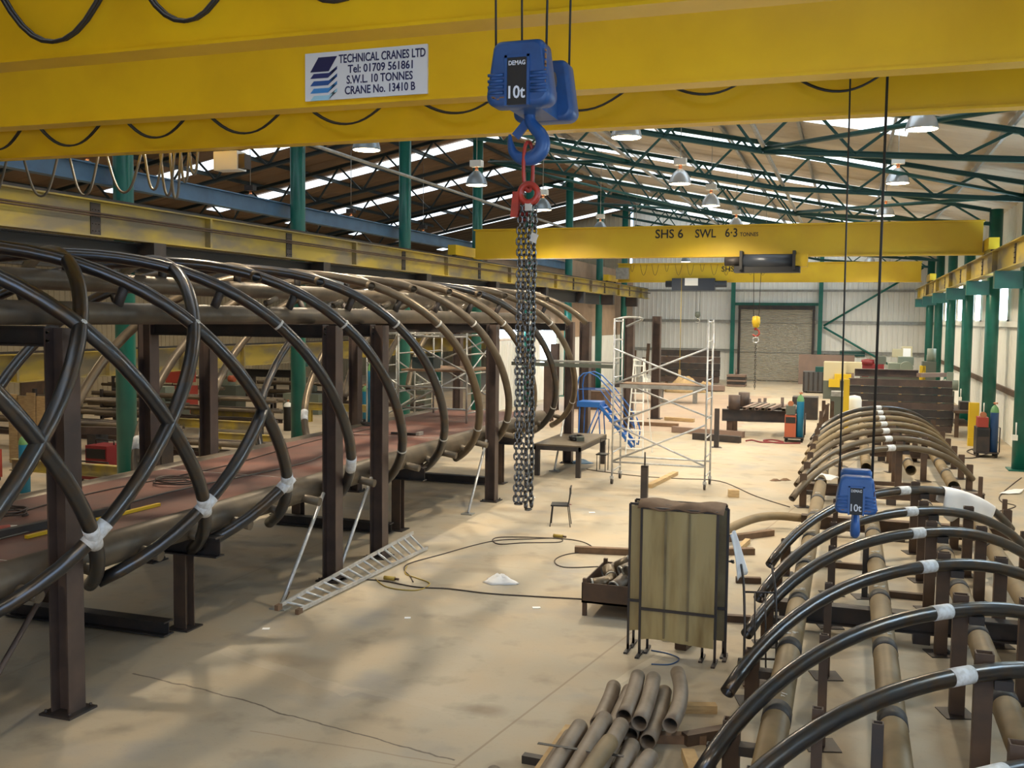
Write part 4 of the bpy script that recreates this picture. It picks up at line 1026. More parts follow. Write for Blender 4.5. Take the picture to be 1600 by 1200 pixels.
# white bag, papers
def heap(name, label, x, yv, rx, ry, h, m, cat, rz=0):
    mb = MB(); n = 16; vs = [(x, yv, h)]; rings = 5
    for i in range(1, rings+1):
        f = i/rings
        for k in range(n):
            a = 2*PI*k/n; w = 1 + .18*math.sin(3*a+1) + .10*math.sin(7*a)
            dx, dy = rx*f*w*math.cos(a), ry*f*w*math.sin(a)
            vs.append((x + dx*math.cos(rz) - dy*math.sin(rz), yv + dx*math.sin(rz) + dy*math.cos(rz), max(.004, h*(1-f**1.6)*(1+.25*math.sin(5*a+i)))))
    fs = [(0, 1+k, 1+(k+1) % n) for k in range(n)]
    for i in range(rings-1):
        for k in range(n): fs.append((1+i*n+k, 1+(i+1)*n+k, 1+(i+1)*n+(k+1) % n, 1+i*n+(k+1) % n))
    fs.append(tuple(1+(rings-1)*n+k for k in range(n))[::-1])
    return tag(mb.add(vs, fs, True).build(name, m), label, cat)
heap('plastic_bag', 'crumpled white bag lying on the open floor', -5.42, 15.5, .30, .22, .13, M['white_cloth'], 'bag', -.2)
for x, yv, s, lab in ((-4.4, 14.29, .12, 'small white scrap of paper on the floor left of the scrap bin'), (-6.01, 13.12, .09, 'small pale scrap of paper on the floor near the ladder'), (-7.65, 11.95, .10, 'small bluish label on the floor left of the ladder foot'),
                      (-5.45, 21.9, .14, 'white scrap of paper on the floor behind the chair'), (-7.3, 23.2, .16, 'pale rag scrap on the floor before the bench')):
    tag(MB().box((x, yv, .006), (s, s*.7, .008), .4).build('paper_scrap', M['paper']), lab, 'paper')
cloth('paper_sheet', 'white paper sheet on the floor by the right wall', [(3.75, 28.2, .03), (4.25, 28.4, .03), (4.5, 29.3, .03), (4.1, 29.0, .03)], .0, 8, M['paper'], 'paper', .004, .012)
tag(MB().cyl((-8.3, 13.6, .03), (-8.15, 13.25, .03), .025).build('short_rod', M['rust_post']), 'short rusty rod on the floor left of the ladder', 'rod')
# scrap bin with pipe offcuts
t = thing('scrap_bin', 'rusty steel tray on legs full of pipe offcuts', 'bin', (-3.2, 14.9, 0))
bx0, bx1, by0, by1 = -3.66, -2.55, 14.15, 15.55
q = MB().bx(bx0, bx1, by0, by1, .20, .23).bx(bx0, bx1, by0, by0+.015, .2, .5).bx(bx0, bx1, by1-.015, by1, .2, .5).bx(bx0, bx0+.015, by0, by1, .2, .5).bx(bx1-.015, bx1, by0, by1, .2, .5)
q.build('tray', M['rust_post'], t)
for x in (bx0+.04, bx1-.04):
    for yv in (by0+.04, by1-.04): MB().bar((x, yv, 0), (x, yv, .56), .06, .06).build('leg', M['rust_post'], t)
for i, (x, yv, z, a, tilt) in enumerate([(-3.45, 14.45, .36, .4, .1), (-3.15, 14.42, .40, 1.2, .2), (-2.95, 14.55, .38, -.5, .2), (-3.4, 14.85, .42, 2.0, .2), (-3.1, 14.9, .52, .7, .3), (-2.85, 14.95, .50, 2.2, .1), (-3.25, 15.2, .50, -.2, .5), (-3.0, 14.62, .60, 1.3, .15), (-3.42, 15.25, .40, .9, .2), (-2.8, 14.4, .4, 1.9, .1), (-2.98, 15.15, .66, .3, .6)]):
    d = Vector((math.cos(a)*math.cos(tilt), math.sin(a)*math.cos(tilt), math.sin(tilt))); p = Vector((x, yv, z)); ln = .13 + .03*(i % 3)
    p.z += .07
    o = tag(MB().pipe([p - d*ln, p, p + d*ln + Vector((0, 0, .02))], .095, .012, 16).build('pipe_offcut', M['short'] if i % 3 else M['steel_brown']), 'short pipe offcut in the rusty tray of scrap', 'pipe', 'pipe offcuts in the scrap bin')
    e_ = p + d*(ln - .004) if d.y < 0 else p - d*(ln - .004)
    MB().pipe([e_ - d*.014, e_ + d*.014], .0965, .016, 16).build('cut_rim', M['silver'], o)
# timbers etc. on the floor
def plank(label, p0, p1, w, h, m, name='timber'):
    return tag(MB().bar(p0, p1, w, h).build(name, m), label, 'timber' if name == 'timber' else 'bar')
plank('brown timber on the floor left of the welding screens', (-4.8, 18.0, .06), (-3.2, 18.3, .06), .13, .12, M['wood_dk'])
plank('pale timber lying on the floor in front of the scaffold tower', (-4.87, 25.7, .05), (-4.6, 28.2, .05), .16, .10, M['wood'])
plank('pale timber block standing alone right of the scaffold tower', (-2.78, 25.2, .09), (-2.52, 25.25, .09), .2, .18, M['wood'])
t = thing('steel_stub_post', 'square steel post with a thin rod, standing behind the welding screens', 'post', (-4.55, 23.4, 0))
MB().rhs((-4.55, 23.4, 0), (-4.55, 23.4, .92), .16, .14, .012).build('upright', M['dark_steel'], t)
MB().cyl((-4.55, 23.4, .9), (-4.55, 23.4, 1.25), .02).build('rod', M['dark_steel'], t); MB().bx(-4.55-.08, -4.55+.08, 23.33, 23.47, .90, .93).build('cap', M['dark_steel'], t)
for i, (x, yv, lab) in enumerate(((-6.3, 22.6, 'dark glove lying on the floor by the scaffold tower'), (-1.85, 28.2, 'small brown off-cut on the floor left of the bent pipes'), (-1.6, 28.4, 'second small brown off-cut on the floor left of the bent pipes'))):
    heap('glove' if i == 0 else 'scrap_piece', lab, x, yv, .16, .08, .06, M['wood_dk'] if i else M['maroon'], 'glove' if i == 0 else 'scrap', .3)
# welding screens
def screen(label, x0, x1, yv, zt, zb, m, feet, rot=0):
    t = thing('welding_screen', label, 'screen', ((x0+x1)/2, yv, 0), 'tan welding screens')
    c = Vector(((x0+x1)/2, yv, 0)); Mr = Matrix.Translation(c) @ Matrix.Rotation(rot, 4, 'Z') @ Matrix.Translation(-c)
    def b(q, name, mm): q.v = [Mr @ p for p in q.v]; return q.build(name, mm, t)
    fr = MB()
    for x in (x0, x1): fr.bar((x, yv, 0), (x, yv, zt), .03, .03)
    fr.bar((x0, yv, zt), (x1, yv, zt), .03, .03, (0, 0, 1)).bar((x0, yv - .05, zb + .42), (x1, yv - .05, zb + .42), .02, .035, (0, 0, 1))
    b(fr, 'frame', M['dark_steel'])
    n = 22; vs = []
    for i in range(n+1):
        u = i/n; x = x0 + .02 + (x1-x0-.04)*u; w = .012*math.sin(u*PI*3.0) + .006*math.sin(u*21) + (-.016 if i in (7, 15) else 0)
        for z in (zb + .02*math.sin(u*5), zb + .42, (zb+zt)/2, zt - .02): vs.append((x, yv - .02 + w*(1.5 if z < zt - .1 else .4), z))
    fs = [(i*4+j, (i+1)*4+j, (i+1)*4+j+1, i*4+j+1) for i in range(n) for j in range(3)]
    vs2 = [(p[0], p[1] + .012, p[2]) for p in vs]
    b(MB().add(vs, fs, True).add(vs2, fs, True), 'curtain', m)
    for u in (.33, .64):
        xx = x0 + (x1-x0)*u; b(MB().bar((xx, yv - .040, zb + .05), (xx, yv - .040, zt - .03), .03, .008, (0, 1, 0)), 'fold_line', M['screen_dk'])  # dark raised strips drawing the curtain's fold lines
    for x in feet:
        b(MB().bar((x, yv - .16, .012), (x, yv + .16, .012), .05, .024).bar((x, yv, .01), (x, yv, .1), .03, .03), 'foot', M['dark_steel'])
    return t
screen('front tan welding screen of the stack, streaked and stained', -2.50, -1.52, 12.72, 1.96, .22, M['screen'], (-2.50, -1.52), -.02)
screen('second welding screen of the stack, its left edge showing', -2.68, -1.70, 12.86, 1.98, .28, M['screen'], (-2.68, -1.70))
screen('third welding screen of the stack, its right edge showing', -2.44, -1.42, 12.98, 1.97, .25, M['screen_dk'], (-2.44, -1.42), .03)
screen('rear welding screen of the stack, behind the other three', -2.66, -1.46, 13.12, 1.99, .3, M['screen_dk'], (-2.66, -1.46))
q = MB(); n = 16; vs = []
for i in range(n+1):
    u = i/n; x = -2.55 + 1.1*u
    vs += [(x, 12.68, 1.965 + .02*math.sin(u*17)), (x, 12.84, 2.02 + .03*math.sin(u*11+1)), (x, 13.0, 2.03 + .025*math.sin(u*9)), (x, 13.16, 1.99)]
q.add(vs, [(i*4+j, (i+1)*4+j, (i+1)*4+j+1, i*4+j+1) for i in range(n) for j in range(3)], True)
o = q.build('tarpaulin', M['wood_dk']); sd = o.modifiers.new('solid', 'SOLIDIFY'); sd.thickness = .015
tag(o, 'ragged brown tarpaulin folded over the tops of the welding screens', 'tarpaulin')
cloth('plastic_sheet', 'white sheet hanging at the right edge of the welding screens', [(-1.40, 13.05, 1.62), (-1.36, 13.15, 1.66), (-1.18, 13.3, 1.10), (-1.30, 13.1, 1.02)], 0, 8, M['white_cloth'], amp=.015)
coil('cable', 'black hose coil hanging at the right edge of the welding screens', -1.40, 13.3, 1.2, .01, M['black'], 1)
plank('hollow brown box section under the welding screens', (-2.02, 13.1, .09), (-1.75, 14.4, .09), .16, .16, M['rust_post'], 'box_section')
plank('small brown timber under the welding screens', (-2.35, 13.5, .05), (-1.9, 13.6, .05), .12, .1, M['wood_dk'])
tube_thing('cable', 'thin blue cable squiggle in front of the welding screens', 'cable', [(-2.38, 12.95, .008), (-2.15, 12.9, .008), (-1.98, 12.75, .008), (-2.05, 12.5, .008), (-2.28, 12.42, .008)], .009, M['cyl_dblue'], 6)
# hand trolley leaning on the pipes
t = thing('hand_trolley', 'bent tube hand trolley leaning beside the left pipe ends', 'trolley', (-.95, 12.4, 0))
for dx, dy in ((-.16, 0), (.22, .1)):
    MB().tube(smooth_path([(-.95+dx, 12.25+dy, .12), (-.98+dx, 12.55+dy, .55), (-1.03+dx, 12.85+dy, 1.0), (-1.10+dx, 13.15+dy, 1.22)], 4), .016, 8).build('side_tube', M['dark_steel'], t)
for dx in (-.03, .1): MB().tube([(-.95+dx, 12.29, .12), (-1.02+dx, 12.83, .95)], .011, 8).build('slat', M['dark_steel'], t)
for f, z in ((12.35, .25), (12.83, .95)): MB().cyl((-1.12 + (.0 if z < .5 else -.06), f, z), (-.72 + (0 if z < .5 else -.06), f+.1, z), .014, n=8).build('cross_tube', M['dark_steel'], t)
MB().box((-.9, 12.16, .03), (.44, .26, .02), .2).build('toe_plate', M['rust_post'], t)
for x in (-1.16, -.66): MB().cyl((x - .03, 12.36, .12), (x + .03, 12.36, .12), .12, n=18).build('wheel', M['black'], t)
# stacks of short bent pipes near the bottom edge
def short_pipe(i, p0, p1, bend, label, grp, m=None):
    p0, p1 = Vector(p0), Vector(p1); mid = (p0+p1)/2 + Vector(bend); pts = []
    for k in range(9):
        u = k/8; pts.append(p0*(1-u)**2 + mid*2*u*(1-u) + p1*u*u)
    return tag(MB().pipe(pts, .084, .010, 20).build('short_pipe', m or M['short']), label, 'pipe', grp)
g = 'short pipes in the farther bundle'
short_pipe(0, (-1.62, 9.95, .27), (-1.80, 11.5, .27), (.14, 0, 0), 'bent short pipe at the right of the farther bundle, open end towards the camera', g)
short_pipe(1, (-1.80, 9.7, .17), (-1.88, 11.1, .17), (.04, 0, 0), 'lower short pipe second from the right in the farther bundle', g)
short_pipe(2, (-1.90, 9.75, .33), (-2.0, 11.05, .33), (.03, 0, 0), 'upper short pipe in the middle of the farther bundle, dark open end showing', g)
short_pipe(3, (-2.08, 9.85, .33), (-2.18, 11.05, .33), (.03, 0, 0), 'upper short pipe left in the farther bundle', g)
short_pipe(4, (-2.00, 9.80, .17), (-2.06, 11.0, .17), (0, 0, 0), 'lower short pipe under the two upper ones of the farther bundle', g)
short_pipe(5, (-2.20, 9.85, .17), (-2.26, 11.0, .17), (0, 0, 0), 'lower short pipe hidden at the left of the farther bundle', g)
short_pipe(6, (-2.38, 9.95, .17), (-2.46, 11.05, .17), (.05, 0, .05), 'leftmost short pipe of the farther bundle, curving away', g)
g = 'short pipes in the nearer bundle'
for i, (x, z, lab) in enumerate(((-2.44, .33, 'left pipe of the top layer in the strapped bundle'), (-2.25, .34, 'middle pipe of the top layer in the strapped bundle'), (-2.06, .33, 'right pipe of the top layer in the strapped bundle'),
                                 (-2.56, .17, 'left pipe of the bottom layer in the strapped bundle'), (-2.34, .17, 'second pipe of the bottom layer in the strapped bundle'), (-2.14, .17, 'third pipe of the bottom layer in the strapped bundle'), (-1.93, .17, 'right pipe of the bottom layer in the strapped bundle'))):
    short_pipe(i, (x + .03, 7.9 + .04*(i % 3), z), (x, 9.55 + .08*((i*2) % 3) - (.1 if i == 0 else 0), z), (0, 0, .02), lab, g)
short_pipe(1, (-1.80, 8.2, .17), (-1.70, 9.3, .2), (0, 0, .04), 'short pipe with chalk marks lying right of the strapped bundle', g)
short_pipe(0, (-2.02, 7.9, .50), (-2.0, 8.85, .48), (0, 0, .03), 'odd brown pipe lying on top of the strapped bundle', g, M['tan_pipe'])
for i, (x, yv) in enumerate(((-3.02, 8.55), (-3.22, 8.4), (-2.86, 8.48))):
    short_pipe(i, (x + .08, 7.5, .12), (x, yv, .15), (0, 0, .04), 'short pipe poking up at the bottom edge, %s of three' % ('middle', 'leftmost', 'rightmost')[i], 'three pipes at the bottom edge')
q = MB().bx(-2.66, -1.84, 8.72, 8.76, .418, .424)
o = tag(q.build('strap', M['black']), 'thin black steel strap across the strapped pipe bundle', 'strap')
plank('pale timber bearer left of the strapped pipe bundle', (-2.68, 10.0, .05), (-2.68, 8.0, .05), .12, .1, M['wood'])
plank('dark steel bearer sticking out left under the strapped bundle', (-2.95, 9.2, .04), (-1.8, 9.15, .04), .09, .08, M['dark_steel'])
plank('brown steel bearer under the near end of the strapped bundle', (-2.7, 8.2, .04), (-1.7, 8.2, .04), .09, .08, M['dark_steel'])
plank('pale timber bearer right of the farther pipe bundle', (-2.5, 10.75, .045), (-1.3, 11.15, .045), .12, .09, M['wood'])
plank('timber bearer under the open ends of the farther bundle', (-2.4, 9.95, .045), (-1.3, 10.28, .045), .12, .09, M['wood_dk'])
plank('pale timber pointing towards the second bent pipe end', (-1.42, 9.85, .05), (-1.24, 9.3, .05), .13, .1, M['wood'])
plank('brown box section by the second bent pipe end', (-1.5, 10.15, .06), (-1.05, 10.55, .06), .12, .12, M['rust_post'], 'box_section')
# bent tan pipe and timbers behind the screens on the right
tag(MB().pipe(smooth_path([(-2.35, 19.3, .22), (-2.1, 20.4, .25), (-1.75, 21.3, .27), (-1.35, 21.7, .27), (-.85, 21.65, .27)], 5), .09, .01, 16).build('bent_pipe', M['tan_pipe']), 'loose curved tan pipe lying on the floor behind the welding screens', 'pipe')
plank('dark timber under the loose curved pipe', (-2.3, 19.9, .06), (-1.4, 20.95, .06), .13, .12, M['wood_dk'])
plank('short pale timber under the loose curved pipe', (-1.9, 19.2, .05), (-1.8, 20.0, .05), .1, .1, M['wood'])
plank('second dark timber crossing behind the welding screens', (-2.3, 18.8, .06), (-1.6, 19.1, .06), .13, .12, M['wood_dk'])
plank('brown steel bar on the floor right of the screens', (-1.7, 16.9, .05), (-1.3, 17.0, .05), .1, .1, M['rust_post'], 'floor_bar')
plank('brown steel bar on the floor by the trolley', (-1.9, 14.6, .05), (-1.25, 14.7, .05), .1, .1, M['rust_post'], 'floor_bar')

# ---- scaffold tower on castors
t = thing('scaffold_tower', 'tall aluminium scaffold tower on castors in the middle of the hall', 'scaffold', (-4.7, 26.4, 0))
sx0, sx1, sy0, sy1 = -5.93, -3.47, 25.95, 26.95
tower(t, sx0, sx1, sy0, sy1, 0, 4.42, [(sx0, 3.62, sx1, 2.68, sy0), (sx0, 2.68, sx1, 3.68, sy0), (sx0, 2.66, sx1, 1.78, sy1), (sx0, 1.64, sx1, 2.66, sy0), (sx0, 1.62, sx1, .62, sy0), (sx0, .62, sx1, 1.70, sy0), (sx0, .60, sx1, .60, sy0), (sx0, .62, sx1, .62, sy1)], True)
MB().bx(sx0 + .15, sx1 - .1, sy0 + .1, sy1 - .1, 2.63, 2.70).build('platform', M['wood_dk'], t)
MB().bx(sx0 + .15, sx1 - .1, sy0 + .07, sy0 + .10, 2.58, 2.68).build('platform_edge', M['silver'], t)
MB().tube(smooth_path([(sx0, sy0 + .1, 4.4), (sx0 + .25, sy0 + .5, 4.46), (sx0 + .55, sy1, 4.42), (sx0 + .3, sy1 + .05, 4.3), (sx0 + .1, sy1, 4.2)], 4), .03, 8).build('rope_bundle', M['silver'], t)
t = thing('plank_walkway', 'long grey scaffold boards reaching from the bridge to the tower', 'board', (-7.2, 27, 3.1))
MB().bar((-9.0, 26.9, 3.22), (-5.95, 26.45, 3.22), .3, .05).build('board', M['silver'], t)
MB().bar((-9.0, 26.6, 3.13), (-5.98, 26.2, 3.13), .1, .10).build('board_edge', M['mach_dk'], t)
# step ladder
t = thing('step_ladder', 'tall white aluminium step ladder standing behind the tower', 'ladder', (-6.4, 31.4, 0))
for x0, x1 in ((-6.68, -6.55), (-6.12, -6.25)):
    MB().bar((x0, 31.1, .01), (x1, 31.6, 3.1), .035, .07, (0, 1, 0)).build('rail', M['clad'], t)
    MB().bar((x0, 32.7, .01), (x1, 31.75, 3.05), .03, .05, (0, 1, 0)).build('rear_leg', M['clad'], t)
for i in range(10):
    f = (i+1)/10.6; xw = .28 - .13*f
    MB().bx(-6.4 - xw, -6.4 + xw, 31.1 + .5*f - .05, 31.1 + .5*f + .05, 3.1*f - .015, 3.1*f + .015).build('tread', M['clad'], t)
MB().bx(-6.58, -6.22, 31.55, 31.8, 3.08, 3.14).build('top_plate', M['clad'], t)
# blue mobile steps
t = thing('mobile_steps', 'blue mobile access steps beside the end of the bridge', 'steps', (-8, 33.4, 0))
for yv in (33.0, 33.7):
    MB().bar((-8.0, yv, 1.45), (-6.85, yv, .1), .05, .1, (0, 0, 1)).build('stringer', M['step_blue'], t)
    MB().tube(smooth_path([(-8.75, yv, 1.4), (-8.75, yv, 2.4), (-8.1, yv, 2.45), (-6.85, yv, 1.0), (-6.8, yv, .1)], 3), .022, 8).build('handrail', M['step_blue'], t)
    MB().tube([(-8.75, yv, 2.0), (-8.0, yv, 2.0), (-6.85, yv, .6)], .018, 8).build('mid_rail', M['step_blue'], t)
    for x0, x1 in ((-8.7, -8.75), (-8.05, -7.95), (-8.05, -8.6)): MB().cyl((x0, yv, 1.42), (x1, yv, .05), .022, n=8).build('leg', M['step_blue'], t)
for i in range(6):
    f = i/6; MB().bx(-7.95 + 1.1*f - .1, -7.95 + 1.1*f + .1, 33.0, 33.7, 1.36 - 1.3*f, 1.39 - 1.3*f).build('tread', M['step_blue'], t)
MB().bx(-8.8, -8.0, 32.95, 33.75, 1.40, 1.58).build('platform', M['step_blue'], t)
# free standing H posts
for x, yv, h, lab in ((-8.5, 40, 4.55, 'tall brown H post standing left behind the scaffold tower'), (-8.15, 44.06, 4.55, 'tall brown H post standing right behind the scaffold tower'), (-8.9, 34.4, 4.3, 'tall brown H post just behind the blue steps')):
    t = thing('steel_post', lab, 'post', (x, yv, 0), None)
    MB().hb((x, yv, .02), (x, yv, h), .36, .36, .018, .026, (1, 0, 0)).build('shaft', M['post'], t); MB().box((x, yv, .012), (.6, .6, .024)).build('base_plate', M['dark_steel'], t)
# bench at the end of the bridge
t = thing('work_bench', 'steel plate work bench on four legs at the end of the bridge', 'bench', (-7.7, 27.9, 0))
MB().bx(-8.3, -6.95, 26.5, 29.6, .86, .90).build('top', M['chord'], t)
q = MB().bx(-8.3, -6.95, 26.5, 26.56, .74, .86).bx(-8.3, -6.95, 29.54, 29.6, .74, .86).bx(-8.3, -8.24, 26.5, 29.6, .74, .86).bx(-7.01, -6.95, 26.5, 29.6, .74, .86); q.build('apron', M['dark_steel'], t)
for x in (-8.22, -7.03):
    for yv in (26.6, 29.5): MB().rhs((x, yv, 0), (x, yv, .8), .13, .13, .012).build('leg', M['dark_steel'], t)
t = thing('welding_torch', 'dark heap of welding torch and cable on the bench', 'tool', (-7.4, 27.9, .9))
for i in range(3): MB().tube([(-7.45 + .15*math.cos(a*.7 + i) * (1+.1*i), 27.9 + .35*math.sin(a*.7 + i), .93 + .03*i) for a in range(10)], .03, 6).build('cable_loop', M['black'], t)
MB().box((-7.25, 27.6, .96), (.22, .16, .12), .3).build('head', M['mach_dk'], t)
t = thing('steel_chair', 'thin black metal stool beside the bench', 'stool', (-6.72, 28.2, 0))
for x, yv in ((-6.85, 28.0), (-6.6, 28.0), (-6.85, 28.35), (-6.6, 28.35)): MB().cyl((x, yv, 0), (x, yv, .47), .012, n=6).build('leg', M['black'], t)
MB().bx(-6.88, -6.57, 27.97, 28.38, .47, .50).build('seat', M['black'], t); MB().tube([(-6.6, 28.38, .48), (-6.6, 28.42, .9), (-6.85, 28.42, .9), (-6.85, 28.38, .48)], .012, 6).build('back_frame', M['black'], t)
heap('rag', 'blue and black rags on the floor under the bench', -7.7, 29.4, .35, .3, .12, M['blue_beam'], 'rag')

# ---- middle distance
t = thing('welding_trestle', 'heavy dark steel work trestle loaded with box sections', 'trestle', (-3.1, 39.2, 0))
MB().hb((-4.6, 38.9, .78), (-1.7, 39.2, .78), .3, .45, .02, .03).build('beam', M['dark_steel'], t)
MB().hb((-4.6, 40.5, .78), (-1.7, 40.8, .78), .3, .4, .02, .03).build('beam', M['dark_steel'], t)
for x, yv in ((-4.3, 38.95), (-2.0, 39.2), (-4.3, 40.5), (-2.0, 40.8)): MB().hb((x, yv, 0), (x, yv, .58), .22, .22, .014, .02).build('leg', M['rust_post'], t)
for i in range(7):
    x = -3.75 + i*.23 + (.3 if i > 4 else 0)
    tag(MB().rhs((x, 38.7, 1.07), (x + .25, 41.0, 1.07), .14, .1, .01, (0, 0, 1)).build('box_section', M['chord'] if i % 2 else M['plate']), 'short steel box section laid across the trestle', 'steel bar', 'box sections on the trestle')
for x, yv, lab in ((-4.15, 38.9, 'brown steel ring block standing on the left of the trestle'), (-3.95, 40.6, 'rear brown steel ring block standing on the trestle')):
    tag(MB().lathe([(.001, 0), (.22, 0), (.22, .55), (.001, .55)], (x, yv, 1.0), 12).build('steel_block', M['post']), lab, 'block')
t = thing('steel_cradle', 'low dark steel cradle with upright pins beyond the trestle', 'frame', (-3.2, 46, 0))
MB().bar((-3.9, 44.6, .25), (-2.9, 50.5, .25), .35, .2).build('beam', M['plate'], t)
for x, yv in ((-4.1, 44.5), (-3.7, 44.9), (-3.5, 45.3), (-2.8, 46)): MB().cyl((x, yv, 0), (x, yv, 1.0), .07, n=8).build('pin', M['post'], t)
tag(MB().cyl((-4.0, 44.6, .55), (-3.4, 44.9, .55), .3, n=14).build('steel_drum', M['dark_steel']), 'short dark drum lying by the upright pins', 'drum')
tag(MB().bx(-2.4, -1.3, 46.5, 47.5, 0, 1.0).build('machine_box', M['dark_steel']), 'dark box standing beyond the welding set', 'box')
def weld_set(label, x, yv, m, cyl_m, top, clabel=''):
    t = thing('welding_set', label, 'welder', (x, yv, 0))
    MB().bx(x - .35, x + .35, yv - .45, yv + .45, .14, .19).build('chassis', M['dark_steel'], t)
    MB().bx(x - .33, x + .07, yv - .40, yv + .40, .19, .98).build('power_unit', m, t)
    MB().bx(x - .30, x + .05, yv - .41, yv - .40, .7, .92).build('front_panel', M['black'], t)
    MB().bx(x - .30, x + .02, yv - .35, yv + .2, 1.0, 1.32).build('wire_feeder', top, t)
    MB().cyl((x - .14, yv - .30, 1.40), (x - .14, yv - .2, 1.40), .10, n=16).build('wire_spool', M['copper'], t)
    for a in (-.28, .28):
        for b_ in (-.32, .32): MB().cyl((x + a - .04, yv + b_, .08), (x + a + .04, yv + b_, .08), .08, n=12).build('wheel', M['black'], t)
    MB().tube([(x + .36, yv - .4, .2), (x + .36, yv - .4, 1.0), (x + .36, yv + .4, 1.0), (x + .36, yv + .4, .2)], .02, 8).build('rail', M['dark_steel'], t)
    gas_cylinder(clabel, x + .20, yv - .25, .19, cyl_m, h=1.55, r=.13)
    return t
weld_set('orange welding set on wheels left of the bent pipes', -1.85, 37.9, M['orange'], M['cyl_blue'], M['mach_dk'], 'bright blue gas cylinder on the orange welding set')
weld_set('red welding set with hoses between the right wall columns', 4.35, 36.2, M['dark_steel'], M['cyl_dblue'], M['bright_red'], 'dark blue gas cylinder on the welding set by the right wall')
tube_thing('hose', 'dark hose trailing from the welding set by the right wall', 'hose', [(4.1, 36.0, .02), (3.9, 37.2, .02), (4.3, 38.2, .02), (4.6, 37.4, .02), (4.0, 35.6, .02), (3.4, 35.4, .02), (2.8, 36.4, .02), (2.4, 36.6, .02)], .02, M['cable'], 6)
tube_thing('cable', 'thin cable lying along the right floor by the first column', 'cable', [(4.75, 31.5, .01), (4.3, 30, .01), (3.75, 28.0, .01), (3.66, 27.0, .01), (3.9, 26.5, .01), (3.4, 25.6, .01), (2.9, 25.3, .01), (2.4, 25.5, .01)], .014, M['cable'], 6)
tube_thing('welding_lead', 'tangle of welding lead on the floor left of the orange welding set', 'cable', [(-1.6, 37.2, .02), (-2.3, 36.9, .02), (-2.9, 37.4, .02), (-2.6, 37.8, .02), (-2.2, 37.3, .02), (-2.9, 36.9, .02), (-3.3, 37.4, .02), (-3.5, 37.1, .02)], .03, M['maroon'], 6)
plank('dark steel beam lying on the floor right of the tower', (-5.4, 37.0, .12), (-3.65, 36.5, .12), .22, .24, M['dark_steel'], 'floor_bar')
plank('second steel beam lying on the floor behind the first one', (-6.5, 39.0, .12), (-3.7, 38.2, .12), .25, .22, M['plate'], 'floor_bar')
plank('timber lying on the reddish floor behind the tower', (-7.6, 43.5, .08), (-6.3, 43.2, .08), .2, .14, M['wood'])
plank('timber lying left behind the step ladder', (-8.3, 41.0, .08), (-6.6, 40.9, .08), .2, .14, M['wood_dk'])
jpost('slim dark square post standing right of the scaffold tower', -4.3, 34.92, 1.35, .16, .14, None, True, None, True, M['dark_steel'])
# stacks near the end wall
def beam_layers(kind, label_fn, x0, x1, yv, n, h, w, m, grp, gap=.07, m2=None, rows=1):
    for i in range(n):
        z = .1 + i*(h + gap)
        o = MB().rhs((x0 + .03*math.sin(i*3), yv + .04*math.cos(i*5), z + h/2), (x1 + .05*math.sin(i*7), yv + .04*math.cos(i*5), z + h/2), w, h, .02, (0, 0, 1)).build('steel_beam', m if (i % 3 or not m2) else m2)
        tag(o, label_fn(i), 'beam', grp)
        for x in (x0 + .5, (x0+x1)/2, x1 - .5):
            if i == 0: tag(MB().bx(x - .06, x + .06, yv - w/2, yv + w/2, 0, .1).build('packing_timber', M['wood_dk']), 'small packing timber under the steel beam stack', 'timber', 'packing timbers')
            else: tag(MB().bx(x - .05, x + .05, yv - w/2, yv + w/2, z - gap, z).build('packing_timber', M['wood']), 'small packing timber between stacked steel beams', 'timber', 'packing timbers')
beam_layers('', lambda i: 'steel beam in the big stack behind the bent pipes, %s from the bottom' % ORD[i], -.0, 3.85, 42.4, 7, .262, .3, M['dark_steel'], 'big stack of steel beams', .035, M['post'])
tag(MB().hb((.2, 42.9, 2.36), (2.6, 42.9, 2.36), .3, .3, .02, .03).build('steel_beam', M['post']), 'short rusty beam lying on the big stack at left', 'beam')
tag(MB().bar((2.6, 42.5, 2.33), (3.6, 43.4, 2.33), .25, .16).build('steel_channel', M['plate']), 'rusty channel lying askew on the big beam stack', 'beam')
beam_layers('', lambda i: 'dark steel beam in the stack left of the roller shutter, %s from the bottom' % ORD[i], -12.6, -8.5, 69.5, 5, .42, .5, M['dark_steel'], 'stack of beams left of the roller shutter', .03, M['post'])
for i in range(5): tag(MB().bx(-7.75, -6.55, 67.6, 68.8, .02 + i*.16, .15 + i*.16).build('plate_stack', M['dark_steel'] if i % 2 else M['plate']), 'square steel plate in the pile before the roller shutter, %s from the floor' % ORD[i], 'plate', 'plates before the shutter')
tag(MB().cyl((-7.2, 68.2, .79), (-7.2, 68.2, 1.15), .05).build('lifting_eye', M['plate']), 'small upright pin on the plate pile', 'pin')
t = thing('steel_rack', 'long low steel table with dark top behind the scaffold tower', 'table', (-9.5, 55, 0))
MB().bx(-12.0, -7.2, 52.5, 54, .75, .95).build('top', M['dark_steel'], t)
for x in (-11.5, -9.5, -7.7): MB().hb((x, 53, 0), (x, 53, .75), .2, .3, .02, .02).build('leg', M['silver'], t)
for i, (x, yv, rx, h, lab) in enumerate(((-9.6, 61, 1.3, .9, 'pale heap of timber offcuts before the end wall'), (-11.8, 60, .9, 1.0, 'grey heap of scrap at the left before the end wall'), (-8.6, 63.5, .8, .5, 'small heap of pale offcuts by the dark beam stack'))):
    heap('scrap_heap', lab, x, yv, rx, rx*.6, h, M['wood'] if i != 1 else M['silver'], 'scrap')
tag(MB().bar((-10.5, 62.5, .2), (-7.4, 63.2, .2), 1.2, .3).build('plate_pile', M['plate']), 'flat brown plate pile on the floor before the dark beam stack', 'plate')
